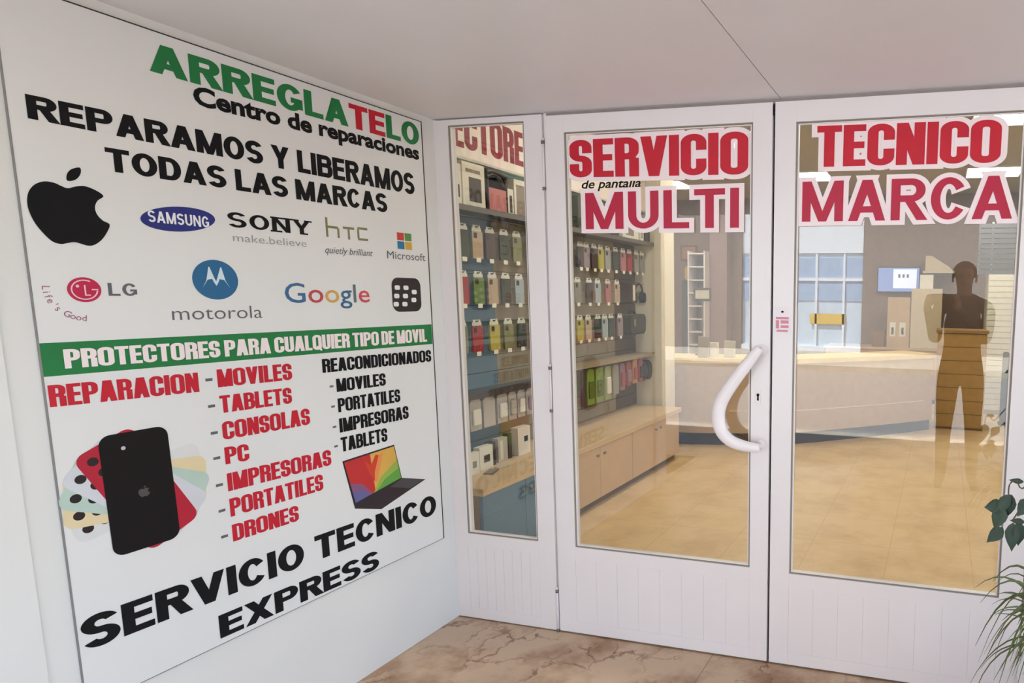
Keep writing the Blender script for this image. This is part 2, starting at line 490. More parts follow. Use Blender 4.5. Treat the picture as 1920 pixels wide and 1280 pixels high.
struct('floor_porch', bx(-0.05, 4.2, -3.1, 0.045, -0.1, 0.0), marble, label='veined brown marble floor of the porch')
struct('floor_shop', bx(-3.3, 4.2, 0.045, 7.6, -0.1, 0.0), shopfl, label='beige tiled shop floor')
so_ = MB()
for a, b in ((-0.2, 1.4465), (1.4495, 4.2)): so_.box(a, b, -3.1, 0.05, CZ, CZ + 0.06)
struct('ceiling_porch', so_, ceilw, label='white panelled porch ceiling')
struct('wall_left', bx(-0.12, 0.0, -2.2, -0.001, 0.0, CZ), WALLW, label='white side wall of the porch')
tr = MB().box(0.0, 0.006, -1.60, -1.345, 0.0, CZ - 0.003)
struct('trim_1', tr, WALLW, label='flat white casing strip left of the poster')
struct('trim_2', bx(0.0, 0.02, -2.2, -2.02, 0.0, CZ - 0.003), WALLW, label='white wall end casing')
struct('ceiling_shop', bx(-3.3, 4.2, 0.0, 7.6, 2.9, 3.0), shopceil, label='shop ceiling')
struct('wall_front', bx(-0.9, 4.2, -0.02, 0.06, CZ + 0.06, 3.0), WALLW, label='wall above the shop front')
struct('wall_shop_left', bx(-0.92, -0.8, 0.06, 3.35, 0.0, 2.9), WALLW, label='shop wall behind the shelves')
struct('wall_front_return', bx(-0.92, -0.0, -0.001, 0.05, 0.0, CZ + 0.06), WALLW, label='wall beside the side window')
struct('wall_far_left', bx(-3.3, -3.2, 3.35, 7.5, 0.0, 2.9), WALLW, label='far left shop wall')
struct('wall_return', bx(-3.2, -0.62, 3.25, 3.35, 0.0, 2.9), WALLW, label='return wall behind the column')
struct('wall_back', bx(-3.3, 4.2, 7.4, 7.5, 0.0, 2.9), mat('brown_wall', (128, 108, 97), 0.7, var=0.04), label='brown back wall of the shop')
struct('wall_shop_right', bx(3.4, 3.5, 0.06, 7.4, 0.0, 2.9), mat('pale_wall', (200, 196, 186), 0.7), label='right shop wall')
struct('column', bx(-0.64, -0.37, 3.05, 3.34, 0.0, 2.9), mat('cream_paint', (226, 218, 198), 0.6, var=0.02), bevel=0.004, label='cream square column at the end of the shelves')
struct('wall_right', bx(2.43, 4.2, 0.0, 0.12, 0.0, CZ), WALLW, label='white wall right of the doors')
# unseen slab added to keep sun off the porch; low, so pavement stays lit
struct('wall_upper', bx(-9, 9, -3.1, 7.6, 3.0, 3.2), mat('render_upper', (200, 192, 180), 0.8), label='unseen slab over the shop, added to block the sun')
struct('wall_upper_left', bx(-9, -3.35, -0.1, 7.6, -0.1, 3.0), mat('render_upper', (200, 192, 180), 0.8), label='neighbouring wall on the left')

# ---- frame of the shop front
FY0, FY1 = 0.0, 0.045
def leaf(mb, x0, x1, gx0, gx1, gz0, gz1, z0, z1, slat=True):
    mb.box(x0, gx0, FY0, FY1, z0, z1); mb.box(gx1, x1, FY0, FY1, z0, z1)
    mb.box(gx0, gx1, FY0, FY1, gz1, z1)
    mb.box(gx0, gx1, FY0, FY1, gz0 - 0.055, gz0)
    mb.box(gx0, gx1, FY0, FY1, z0, z0 + 0.05)
    n = 8; q = (gx1 - gx0) / n                          # tongue-and-groove kick panel
    mb.box(gx0, gx1, FY0 + 0.0016, FY1, z0 + 0.05, gz0 - 0.055)
    for k in range(n):
        mb.box(gx0 + k * q + 0.0003, gx0 + (k + 1) * q - 0.0003, FY0 + 0.0003, FY0 + 0.003, z0 + 0.05, gz0 - 0.055)
    return mb
def bead(x0, x1, z0, z1, t=0.006, y0=0.004, y1=0.016):
    m = MB()
    m.box(x0, x0 + t, y0, y1, z0, z1); m.box(x1 - t, x1, y0, y1, z0, z1)
    m.box(x0 + t, x1 - t, y0, y1, z0, z0 + t * 0.7); m.box(x0 + t, x1 - t, y0, y1, z1 - t * 0.7, z1)
    return m
GL = glass_mat()
def glazed(name, x0, x1, gx0, gx1, gz0, gz1, z0, z1, label):
    r = leaf(MB(), x0, x1, gx0, gx1, gz0, gz1, z0, z1).build(name, WHITE, None, bevel=0.0004, segs=1)
    tag(r, label, 'door' if name.startswith('door') else 'window', kind='structure')
    bead(gx0, gx1, gz0, gz1).build('glazing_gasket', GASKET, r)
    bead(gx0 + 0.006, gx1 - 0.006, gz0 + 0.005, gz1 - 0.005, 0.005, 0.007, 0.015).build('glazing_bead', WHITE, r)
    bx(gx0 + 0.001, gx1 - 0.001, 0.016, 0.022, gz0 + 0.001, gz1 - 0.001).build('pane', GL, r)
    return r
side = glazed('window_1', 0.0, 0.498, 0.0686, 0.4177, 0.3913, 2.0976, 0.004, 2.119, 'narrow white framed side window beside the poster wall')
d1 = glazed('door_1', 0.509, 1.4225, 0.5919, 1.3502, 0.3844, 2.0475, 0.006, 2.112, 'white glazed door with the curved pull handle')
d2 = glazed('door_2', 1.4315, 2.352, 1.5081, 2.2752, 0.3777, 2.0412, 0.006, 2.112, 'white glazed door on the right, with the small sticker')
struct('trim_3', bx(2.358, 2.43, 0.0, 0.05, 0.0, CZ), WHITE, label='white right door jamb')
struct('trim_4', bx(1.4225, 1.4315, 0.02, 0.04, 0.006, 2.1), DARKGAP, label='dark rebate strip behind the gap between the two doors')  # rebate strip behind the leaf gap; its dark grey carries the gap's shade
struct('trim_5', bx(0.498, 0.509, 0.012, 0.04, 0.0, CZ), WHITE, label='hinge post seal')
struct('trim_6', bx(0.498, 2.43, 0.015, 0.05, 2.112, CZ), mat('shadow_grey', (150, 140, 136), 0.7), label='grey strip filling the shaded gap above the doors')  # fills the head gap, with the shade there put into this grey
bx(1.4235, 1.4305, -0.001, 0.02, 2.07, 2.104).build('flush_bolt', BLACK, d1)
# hinges of the left door and of the right door
for dr, x in ((d1, 0.5035), (d2, 2.3555)):
    for z in (1.93, 1.05, 0.10):
        h = MB()
        h.tube([(x, -0.004, z - 0.10), (x, -0.004, z + 0.10)], 0.0042, 8)
        h.build('hinge', WHITE, dr, smooth=True)
        for dz in (-0.092, 0.008 + 0.075):
            hp = MB().tube([(x, -0.006, z + dz - 0.006), (x, -0.006, z + dz + 0.006)], 0.0062, 8)
            hp.build('hinge_pin', mat('hinge_metal', (120, 110, 110), 0.4, metal=0.5), dr, smooth=True)
# curved pull handle
NYL = mat('white_nylon', (232, 224, 226), 0.3)
hp = smooth_path([(1.398, -0.056, 1.246), (1.384, -0.056, 1.228), (1.357, -0.057, 1.193), (1.300, -0.058, 1.118), (1.254, -0.058, 1.045), (1.241, -0.058, 0.988), (1.252, -0.058, 0.934), (1.286, -0.058, 0.898), (1.335, -0.057, 0.881), (1.384, -0.056, 0.876), (1.402, -0.056, 0.876)], 6, closed=False)
MB().tube(hp, [0.015 + 0.011 * math.sin(math.pi * i / (len(hp) - 1)) for i in range(len(hp))], 14, flat=0.62, up=(0, 1, 0)).build('pull_handle', NYL, d1, smooth=True)
for z in (1.236, 0.876):
    o = MB().lathe([(0.001, 0), (0.020, 0.0), (0.020, 0.004), (0.0105, 0.007), (0.0105, 0.052), (0.001, 0.052)], (0, 0, 0), 16).build('handle_rose', NYL, d1, local=True)
    o.rotation_euler = (math.radians(90), 0, 0); o.location = (1.391, 0.0, z)
MB().prism(rrect(1.379, 1.058, 0.018, 0.058, 0.008), 1, -0.004, 0.002).build('lock_plate', WHITE, d1)
MB().prism(ell(1.379, 1.066, 0.0055, 0.0055, 14), 1, -0.006, 0.0, None).prism([(1.3765, 1.064), (1.3815, 1.064), (1.3825, 1.045), (1.3755, 1.045)], 1, -0.006, 0.0).build('keyhole', BLACK, d1)

# ---- sticker on the right door stile
stk = thing('door_sticker', 'small white and red sticker on the right door beside the gap', 'sticker', (1.468, -0.0006, 1.30))
bx(1.437, 1.499, -0.0008, -0.0002, 1.298, 1.394).build('label_paper', mat('sticker_white', (226, 216, 222), 0.4), stk)
q = MB(); mp = front_map(-0.0012); pink = mat('sticker_pink', (206, 132, 148), 0.5)
for (a, b, c, d_) in ((1.444, 1.492, 1.350, 1.358), (1.444, 1.456, 1.316, 1.346), (1.462, 1.492, 1.334, 1.346), (1.462, 1.492, 1.318, 1.328), (1.447, 1.489, 1.304, 1.311)):
    flat(q, [(a, c), (b, c), (b, d_), (a, d_)], mp, pink)
q.build('red_print', pink, stk)
flat(MB(), ell(1.468, 1.377, 0.005, 0.004, 14), mp, BLACK).build('dark_dot', BLACK, stk)

# ---- lettering on the glass
def decal(txt, style, x0, x1, z0, z1, label, outline, m, z0r=None, z1r=None, y=0.0120):
    r = thing('window_lettering', label, 'lettering', ((x0 + x1) / 2, y, z0), 'red words stuck on the door glass')
    caps(MB(), txt, style, x0, x1, z0, z1, front_map(y), WVINYL, d=outline, z0r=z0r, z1r=z1r).build('white_outline', WVINYL, r)
    caps(MB(), txt, style, x0, x1, z0, z1, front_map(y - 0.0012), m, z0r=z0r, z1r=z1r).build('red_letters', m, r)
decal('SERVICIO', 'impact', 0.608, 1.330, 1.880, 2.019, 'red SERVICIO lettering with white outline on the left door glass', 0.0155, RED, 1.870, 2.021)
decal('MULTI', 'bold', 0.671, 1.296, 1.683, 1.820, 'red MULTI lettering with white outline on the left door glass', 0.0155, mat('crimson_vinyl', (178, 26, 60), 0.5), 1.681, 1.824)
decal('TECNICO', 'impact', 1.582, 2.199, 1.887, 2.026, 'red TECNICO lettering with white outline on the right door glass', 0.0155, RED, 1.881, 2.018)
decal('MARCA', 'bold', 1.532, 2.246, 1.699, 1.838, 'red MARCA lettering with white outline on the right door glass', 0.0155, mat('crimson_vinyl', (178, 26, 60), 0.5), 1.699, 1.839)
sm = words(MB(), 'de pantalla', 0.655, 0.905, 1.838, 0.034, front_map(0.0145), BLACK, offset=0.02, shear=0.25).build('window_lettering', BLACK)
tag(sm, 'small black script de pantalla on the glass between SERVICIO and MULTI', 'lettering')

# =================================================================== POSTER
PX = 0.0065
po = thing('wall_poster', 'large white printed poster of repair services on the left wall', 'poster', (0.0, -0.677, 0.389))
bx(0.0005, PX, -1.2836, -0.0711, 0.389, 2.096).build('board', PRINT, po, bevel=0.0008, segs=1)
e = MB(); e.box(0.0005, PX + 0.0012, -0.0725, -0.0685, 0.389, 2.099); e.box(0.0005, PX + 0.0012, -1.2836, -0.0711, 2.096, 2.0985)
e.build('dark_edging', DARKGAP, po)
e = MB(); e.box(0.0005, PX + 0.0006, -1.2846, -0.0711, 0.3875, 0.3892); e.box(0.0005, PX + 0.0006, -1.2846, -1.2832, 0.389, 2.096)
e.build('grey_edging', mat('grey_edge', (130, 128, 126), 0.6), po)
T1, T2, T3, T4 = (wall_map(PX + 0.0004 * k) for k in (1, 2, 3, 4))
def plet(mb, lab=None, name='lettering'):
    o = mb.build(name, None, po)
    if lab: o['label'] = lab
    return o
def line(txt, style, s0, s1, z0, z1, m, mp=T2, lab=None, **k): return plet(caps(MB(), txt, style, s0, s1, z0, z1, mp, m, **k), lab)
line('ARREGLATELO', 'black', -0.998, -0.086, 1.992, 2.066, lambda i: RED if i in (7, 8) else GREEN, lab='green and red title lettering', z0r=1.999, z1r=2.084)
plet(words(MB(), 'Centro de reparaciones', -0.899, -0.091, 1.938, 0.050, T2, BLACK, offset=0.040, z0r=1.949))
line('REPARAMOS Y LIBERAMOS', 'black', -1.252, -0.124, 1.809, 1.862, BLACK, z0r=1.808, z1r=1.889)
line('TODAS LAS MARCAS', 'black', -1.115, -0.261, 1.719, 1.776, BLACK, z0r=1.723, z1r=1.791)
plet(flat(MB(), [(-1.2836, 1.2225), (-0.0745, 1.2205), (-0.0745, 1.301), (-1.2836, 1.301)], T1, GREEN), 'green band', 'green_band')
line('PROTECTORES PARA CUALQUIER TIPO DE MOVIL', 'impact', -1.243, -0.103, 1.238, 1.284, WVINYL, lab='white lettering on the green band', z0r=1.232)
line('REPARACION', 'impact', -1.279, -0.958, 1.150, 1.202, RED, lab='red lettering', z0r=1.143, z1r=1.198)
for txt, s1, z0, z1 in (('MOVILES', -0.683, 1.149, 1.201), ('TABLETS', -0.690, 1.073, 1.124), ('CONSOLAS', -0.634, 0.993, 1.047), ('PC', -0.839, 0.920, 0.971), ('IMPRESORAS', -0.568, 0.838, 0.892), ('PORTATILES', -0.605, 0.760, 0.815), ('DRONES', -0.700, 0.683, 0.735)):
    b = caps(MB(), txt, 'impact', -0.908, s1, z0, z1, T2, RED, z0r=z0 - 0.004, z1r=z1 - 0.003)
    zc = (z0 + z1) / 2; flat(b, [(-0.940, zc - 0.005), (-0.921, zc - 0.005), (-0.921, zc + 0.003), (-0.940, zc + 0.003)], T2, GREY)
    plet(b, 'red list line')
line('REACONDICIONADOS', 'impact', -0.575, -0.086, 1.155, 1.202, BLACK, z0r=1.149, z1r=1.197)
for txt, s1, z0, z1 in (('MOVILES', -0.319, 1.083, 1.129), ('PORTATILES', -0.256, 1.011, 1.060), ('IMPRESORAS', -0.220, 0.939, 0.989), ('TABLETS', -0.328, 0.870, 0.921)):
    b = caps(MB(), txt, 'impact', -0.527, s1, z0, z1, T2, BLACK, z0r=z0 - 0.003, z1r=z1 - 0.002)
    zc = (z0 + z1) / 2; flat(b, [(-0.553, zc - 0.004), (-0.539, zc - 0.004), (-0.539, zc + 0.003), (-0.553, zc + 0.003)], T2, GREY)
    plet(b, 'black list line')
line('SERVICIO TECNICO', 'black', -1.277, -0.104, 0.534, 0.620, BLACK, z0r=0.508, z1r=0.594)
line('EXPRESS', 'black', -0.969, -0.403, 0.407, 0.478, BLACK, z0r=0.393, z1r=0.466)
# --- marks
ap = smooth_path([(.50, .93), (.60, .975), (.72, 1.0), (.86, .95), (.945, .87), (.86, .78), (.815, .66), (.835, .54), (.90, .45), (.985, .39), (.93, .24), (.84, .10), (.74, .015), (.66, .0), (.58, .025), (.50, .045), (.42, .025), (.33, .0), (.23, .035), (.13, .17), (.05, .33), (.0, .55), (.02, .76), (.10, .91), (.22, .99), (.34, .99), (.42, .955)], 5)
def apple(mb, cx, z0, wd, ht, mp, m, leafm=True):
    flat(mb, [(cx + (a - 0.5) * wd, z0 + b * ht) for a, b in ap], mp, m)
    lf = [(.50, 1.06), (.51, 1.16), (.57, 1.25), (.68, 1.30), (.685, 1.21), (.63, 1.11), (.56, 1.06)]
    flat(mb, [(cx + (a - 0.5) * wd, z0 + b * ht) for a, b in smooth_path(lf, 4)], mp, m)
b = MB(); apple(b, -1.196, 1.532, 0.152, 0.142, T2, BLACK); plet(b, 'black fruit mark', 'logo')
b = MB(); nav = mat('navy_ink', (32, 42, 120), 0.5); flat(b, ell(-0.964, 1.619, 0.092, 0.033, 48, math.radians(7)), T2, nav)
caps(b, 'SAMSUNG', 'bold', -1.038, -0.890, 1.604, 1.634, T3, PWH_); plet(b, 'dark blue oval mark', 'logo')
b = MB(); caps(b, 'SONY', 'bold', -0.838, -0.580, 1.612, 1.656, T2, BLACK)
for s in (-0.6925, -0.6585): flat(b, [(s - 0.019, 1.652), (s + 0.017, 1.652), (s + 0.017, 1.657), (s - 0.019, 1.657)], T2, BLACK)
for s0, s1, zz in ((-0.713, -0.676, 1.611), (-0.617, -0.589, 1.611), (-0.648, -0.618, 1.652), (-0.600, -0.573, 1.652)): flat(b, [(s0, zz), (s1, zz), (s1, zz + 0.005), (s0, zz + 0.005)], T2, BLACK)
words(b, 'make.believe', -0.828, -0.597, 1.572, 0.024, T2, LGREY, offset=-0.004); plet(b, 'black wordmark', 'logo')
b = MB(); ol = mat('olive_ink', (126, 124, 84), 0.5)
def bars(lst, m):
    for s0, s1, z0, z1 in lst: flat(b, [(s0, z0), (s1, z0), (s1, z1), (s0, z1)], T2, m)
bars([(-0.523, -0.515, 1.612, 1.677), (-0.480, -0.472, 1.612, 1.644), (-0.518, -0.476, 1.642, 1.650), (-0.457, -0.412, 1.645, 1.653), (-0.439, -0.431, 1.610, 1.648), (-0.400, -0.392, 1.618, 1.650), (-0.398, -0.357, 1.649, 1.657), (-0.398, -0.357, 1.611, 1.619)], ol)
words(b, 'quietly brilliant', -0.532, -0.340, 1.558, 0.024, T2, GREY, offset=0.002, shear=0.3); plet(b, 'olive green wordmark', 'logo')
b = MB()
for s, z, c in ((-0.224, 1.627, (196, 62, 52)), (-0.187, 1.627, (92, 140, 74)), (-0.224, 1.594, (34, 116, 160)), (-0.187, 1.594, (206, 164, 60))):
    flat(b, [(s, z), (s + 0.033, z), (s + 0.033, z + 0.029), (s, z + 0.029)], T2, mat('ink_%d_%d' % (c[0], c[1]), c, 0.5))
words(b, 'Microsoft', -0.276, -0.088, 1.555, 0.030, T2, GREY); plet(b, 'four coloured squares mark', 'logo')
b = MB(); cr = mat('carmine_ink', (186, 26, 70), 0.5); lp = mat('pale_pink_ink', (232, 190, 202), 0.5)
flat(b, ell(-1.188, 1.4255, 0.033, 0.030), T2, cr)
ringflat(b, -1.188, 1.4255, 0.0235, 0.0265, 60, 355, T3, lp, kz=0.92)
for s0, s1, z0, z1 in ((-1.1885, -1.1855, 1.412, 1.437), (-1.1885, -1.177, 1.411, 1.414), (-1.174, -1.161, 1.4245, 1.4275)): flat(b, [(s0, z0), (s1, z0), (s1, z1), (s0, z1)], T3, lp)
flat(b, ell(-1.201, 1.434, 0.0035, 0.0035, 12), T3, lp)
caps(b, 'LG', 'bold', -1.141, -1.080, 1.411, 1.443, T2, GREY)
mv = mat('mauve_ink', (158, 92, 116), 0.5)
for k, ch in enumerate("Life's Good"):                     # set on an arc under the mark
    if ch == ' ': continue
    vs_, fs_, _ = font_polys(ch); g = math.radians(178 + 8.6 * k); r = 0.079
    if ch == "'": g += 0.02
    cx, cz = -1.187 + r * math.cos(g), 1.427 + r * 0.98 * math.sin(g)
    ux, uz = -math.cos(g), -math.sin(g); tx, tz = -math.sin(g), math.cos(g)
    xm = sum(v[0] for v in vs_) / len(vs_)
    b.add([T2(cx + ((a - xm) * tx + c_ * ux) * 0.021, cz + ((a - xm) * tz + c_ * uz) * 0.021) for a, c_ in vs_], fs_, mv)
plet(b, 'round red mark with curved slogan', 'logo')
b = MB(); mb_ = mat('ocean_blue_ink', (34, 98, 142), 0.5); flat(b, ell(-0.886, 1.458, 0.0615, 0.0565), T2, mb_)
wing = [(-.60, -.42), (-.42, -.06), (-.28, .62), (-.24, .62), (-.06, .06), (0, -.10), (.06, .06), (.24, .62), (.28, .62), (.42, -.06), (.60, -.42), (.36, -.02), (.16, .02), (.10, -.14), (0, -.32), (-.10, -.14), (-.16, .02), (-.36, -.02)]
flat(b, [(-0.886 + a * 0.0615, 1.459 + c_ * 0.0565) for a, c_ in wing], T3, mat('pale_blue_ink', (206, 222, 232), 0.5))
words(b, 'motorola', -1.006, -0.762, 1.346, 0.040, T2, GREY, offset=-0.006); plet(b, 'round blue mark with wordmark', 'logo')
b = MB(); G = [mat('google_%d' % i, c, 0.5) for i, c in enumerate(((60, 104, 146), (186, 66, 74), (206, 160, 84), (52, 100, 136), (96, 110, 118), (200, 70, 84)))]
words(b, 'Google', -0.685, -0.366, 1.392, 0.066, T2, None, offset=0.006, colours=G); plet(b, 'multicoloured wordmark', 'logo')
b = MB(); dk = mat('charcoal_ink', (40, 30, 34), 0.5); flat(b, rrect(-0.193, 1.420, 0.142, 0.130, 0.03), T2, dk)
for s, z in ((-0.240, 1.447), (-0.198, 1.447), (-0.245, 1.415), (-0.203, 1.415), (-0.250, 1.384), (-0.208, 1.384), (-0.158, 1.431), (-0.162, 1.400)):
    flat(b, rrect(s + 0.002, z, 0.025, 0.017, 0.006), T3, PWH_)
plet(b, 'black rounded square mark', 'logo')
# --- printed fan of phones
b = MB(); cY, cZ = -1.121, 0.905
for lay, (ang, c) in enumerate(((102, (214, 214, 214)), (85, (222, 204, 164)), (66, (180, 200, 190)), (46, (206, 206, 214)), (26, (176, 24, 50)))):
    mp_ = wall_map(PX + 0.0004 + 0.00012 * lay); r_ = math.radians(ang)
    flat(b, rrect(cY, cZ, 0.140, 0.316, 0.024, r_), mp_, mat('phone_%d' % ang, c, 0.4))
    for ox, oz in ((-0.040, 0.128), (-0.036, 0.092)):
        px_, pz_ = cY + ox * math.cos(r_) - oz * math.sin(r_), cZ + ox * math.sin(r_) + oz * math.cos(r_)
        flat(b, ell(px_, pz_, 0.0118, 0.0112, 18), wall_map(PX + 0.0004 + 0.00012 * lay + 0.00006), mat('lens_print', (34, 22, 26), 0.4))
mp_ = wall_map(PX + 0.0013); flat(b, rrect(cY, cZ, 0.152, 0.316, 0.026, math.radians(0.8)), mp_, mat('phone_black', (20, 15, 17), 0.6, spec=0.2))
mp_ = wall_map(PX + 0.0016); apple(b, cY + 0.006, cZ - 0.02, 0.026, 0.022, mp_, mat('phone_mark', (82, 74, 76), 0.4)); flat(b, ell(cY - 0.028, cZ + 0.118, 0.005, 0.005, 14), mp_, mat('flash_print', (200, 190, 196), 0.4))
plet(b, 'printed fan of coloured phones', 'phone_picture')
# --- printed laptop
b = MB(); tl, tr_, br_, bl = (-0.520, 0.830), (-0.302, 0.841), (-0.276, 0.710), (-0.485, 0.672)
def lq(u, v):
    a = [tl[k] * (1 - u) + tr_[k] * u for k in (0, 1)]; c_ = [bl[k] * (1 - u) + br_[k] * u for k in (0, 1)]
    return (a[0] * (1 - v) + c_[0] * v, a[1] * (1 - v) + c_[1] * v)
flat(b, [(-0.526, 0.836), (-0.299, 0.847), (-0.272, 0.708), (-0.153, 0.670), (-0.376, 0.614), (-0.489, 0.652)], T1, mat('laptop_black', (40, 32, 40), 0.4))
flat(b, [(-0.272, 0.706), (-0.165, 0.672), (-0.235, 0.655), (-0.330, 0.688)], T2, mat('laptop_keys', (72, 68, 72), 0.5))
for pts, c in (([(0, 0), (1, 0), (1, 1), (0, 1)], (214, 166, 80)), ([(0, 0), (.50, 0), (.42, 1), (0, 1)], (188, 44, 46)), ([(0, .52), (.22, .66), (.36, 1), (0, 1)], (128, 84, 122)), ([(0, .74), (.16, .80), (.30, 1), (0, 1)], (94, 96, 150)),
               ([(.40, .98), (.58, .70), (1, .42), (1, 1), (.38, 1)], (150, 172, 76)), ([(.44, 1), (.66, .80), (1, .68), (1, 1)], (92, 156, 66)), ([(.36, .1), (.46, .3), (.60, .06), (.66, .1), (.50, .50), (.46, .74), (.40, .5)], (204, 62, 40)), ([(.66, .1), (.76, .06), (.50, .78), (.47, .74), (.50, .50)], (226, 140, 78))):
    flat(b, [lq(u, v) for u, v in pts], T3, mat('screen_%d_%d' % (c[0], c[2]), c, 0.45))
plet(b, 'printed laptop with rainbow screen', 'laptop_picture')

# =================================================================== SHOP INTERIOR
# ---- slat panels with hooks
SX = -0.62
def slat_panel(y0, y1, m, label):
    r = thing('slat_display_board', label, 'display panel', (SX - 0.03, y0, 0.46), 'wall display panels')
    p = MB(); z = 0.46
    while z < 2.14:
        p.box(SX - 0.02, SX, y0, y1, z + 0.003, min(z + 0.097, 2.14)); z += 0.10
    p.box(SX - 0.03, SX - 0.02, y0, y1, 0.46, 2.14)
    p.build('slat_board', m, r)
    return r
pan1 = slat_panel(0.08, 1.145, BLUEP, 'steel blue slatted display panel behind the phone cases in the side window')
pan2 = slat_panel(1.147, 2.66, TAUPE, 'taupe slatted display panel behind the phone cases in the left door')
pan3 = slat_panel(2.662, 3.045, mat('dark_brown_laminate', (84, 64, 50), 0.5), 'dark brown slatted display panel beside the cream column')
hook_mesh = None
def hook(panel, y, z, x1=-0.487):
    global hook_mesh
    if hook_mesh is None:
        h = MB().tube([(0, 0, 0), (0.118, 0, 0.0), (0.13, 0, 0.010)], 0.0022, 6)
        o = h.build('display_hook', STEEL, panel, local=True); hook_mesh = o
    else:
        o = hook_mesh.copy(); COL.objects.link(o); o.parent = panel
    o.location = Vector((SX, y, z)) - panel.location
    return o
def panel_of(y): return pan1 if y < 1.145 else (pan2 if y < 2.66 else pan3)

# ---- phone cases: shell (root mesh) with hang tab and price label
case_mesh = {}
TABM = mat('clear_card', (214, 214, 204), 0.35); PRICE = mat('price_white', (232, 228, 214), 0.5)
tab_mesh = price_mesh = None
def phone_case(y, z, colour, label, group, h=0.15, wd=0.086):
    global tab_mesh, price_mesh
    k = colour
    if k not in case_mesh:
        m = MB().prism(rrect(0, 0, wd, h, 0.011), 0, -0.006, 0.006)
        me = bpy.data.meshes.new('phone_case'); me.from_pydata(m.v, [], m.f); me.materials.append(mat('case_%02x%02x%02x' % colour, colour, 0.4, var=0.05)); case_mesh[k] = me
    o = bpy.data.objects.new('phone_case', case_mesh[k]); COL.objects.link(o)
    x = -0.507
    o.location = (x, y, z + h / 2); tag(o, label, 'phone case', group)
    if tab_mesh is None:
        t = MB().box(-0.001, 0.001, -0.038, 0.038, h / 2 - 0.002, h / 2 + 0.020); t.box(-0.001, 0.001, -0.030, -0.012, h / 2 + 0.020, h / 2 + 0.034); t.box(-0.001, 0.001, 0.012, 0.030, h / 2 + 0.020, h / 2 + 0.034); t.box(-0.001, 0.001, -0.012, 0.012, h / 2 + 0.029, h / 2 + 0.034)
        tab_mesh = t.build('hang_tab', TABM, o, local=True); tab_mesh['label'] = 'pale cardboard hang tab'
        price_mesh = MB().prism(rrect(0, -h / 2 - 0.008, 0.036, 0.024, 0.004), 0, 0.0065, 0.0085).build('price_label', PRICE, o, local=True)
        lens = MB()
        lens.prism(rrect(-0.018, 0.052, 0.026, 0.030, 0.006), 0, 0.006, 0.0075)
        phone_case.lens = lens.build('camera_cutout', mat('lens_dark', (46, 44, 46), 0.3), o, local=True)
    else:
        for src in (tab_mesh, price_mesh, phone_case.lens):
            c = src.copy(); COL.objects.link(c); c.parent = o
    hook(panel_of(y), y, z + h + 0.022)
    return o
NTH = ['first', 'second', 'third', 'fourth', 'fifth', 'sixth', 'seventh', 'eighth', 'ninth', 'tenth', 'eleventh', 'twelfth']
DG, DB, GR, LG_, TAN, RD, GN, YE, BK, LB, MA, OL, PK = (58, 66, 54), (74, 62, 58), (130, 126, 120), (156, 154, 150), (178, 158, 136), (152, 34, 42), (108, 132, 78), (172, 162, 72), (36, 36, 32), (156, 168, 174), (142, 126, 132), (122, 122, 84), (168, 112, 118)
CN = {DG: 'dark green', DB: 'dark brown', GR: 'grey', LG_: 'pale grey', TAN: 'beige', RD: 'red', GN: 'green', YE: 'yellow', BK: 'black', LB: 'light blue', MA: 'mauve', OL: 'olive', PK: 'pink'}
ROWS = [('upper', 1.622, [(0.758, DG), (0.870, TAN), (0.980, DB), (1.105, DG), (1.225, OL)], [(1.954, DB), (2.036, MA), (2.148, DB), (2.244, YE), (2.351, LG_), (2.480, DG), (2.606, PK), (2.720, RD), (2.848, GR), (2.955, GR)]),
        ('middle', 1.368, [(0.741, RD), (0.866, GN), (0.985, TAN), (1.105, DG), (1.232, LB)], [(1.905, GR), (2.064, DB), (2.189, LB), (2.345, PK), (2.493, TAN)]),
        ('lower', 1.098, [(0.715, GR), (0.838, RD), (0.985, YE), (1.112, OL), (1.242, BK)], [(1.925, YE), (2.041, TAN), (2.182, BK), (2.285, LB), (2.385, DG), (2.535, MA)])]
for rn, z, a, b2 in ROWS:
    for i, (y, c) in enumerate(a):
        phone_case(y, z, c, '%s phone case, %s from the left in the %s row behind the side window' % (CN[c], NTH[i], rn), 'phone cases behind the side window')
    for i, (y, c) in enumerate(b2):
        phone_case(y, z, c, '%s phone case, %s from the left in the %s row behind the left door' % (CN[c], NTH[i], rn), 'phone cases behind the left door')
    for i, (y, c) in enumerate(((1.37, GR), (1.50, DB), (1.63, LG_), (1.76, TAN))):
        phone_case(y, z, c, '%s phone case in the %s row behind the white hinge post' % (CN[c], rn), 'phone cases behind the hinge post')

# ---- upper shelf, lower ledge, header sign
def shelf(y0, y1, z, label, x1=-0.435, m=None, rail=(96, 92, 86)):
    r = thing('wall_shelf', label, 'shelf', (SX, y0, z))
    bx(SX + 0.001, x1, y0, y1, z - 0.018, z).build('shelf_board', m or mat('shelf_grey', (120, 116, 108), 0.5), r, bevel=0.001, segs=1)
    bx(x1 - 0.001, x1 + 0.004, y0, y1, z - 0.024, z + 0.006).build('price_rail', mat('rail_%d' % rail[0], rail, 0.45), r)
    return r
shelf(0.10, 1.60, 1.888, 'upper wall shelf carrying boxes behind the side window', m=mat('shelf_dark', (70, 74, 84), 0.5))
shelf(1.605, 3.04, 1.880, 'upper wall shelf carrying boxes behind the left door')
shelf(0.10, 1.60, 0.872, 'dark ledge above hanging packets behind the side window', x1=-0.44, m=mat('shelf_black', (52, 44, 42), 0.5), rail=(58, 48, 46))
shelf(1.605, 3.04, 0.925, 'ledge above hanging packets behind the left door', x1=-0.44, m=TAUPE, rail=(150, 136, 112))
sg = thing('header_sign', 'white header sign with dark red PROTECTORES lettering above the shelves', 'sign', (-0.52, 0.1, 2.155))
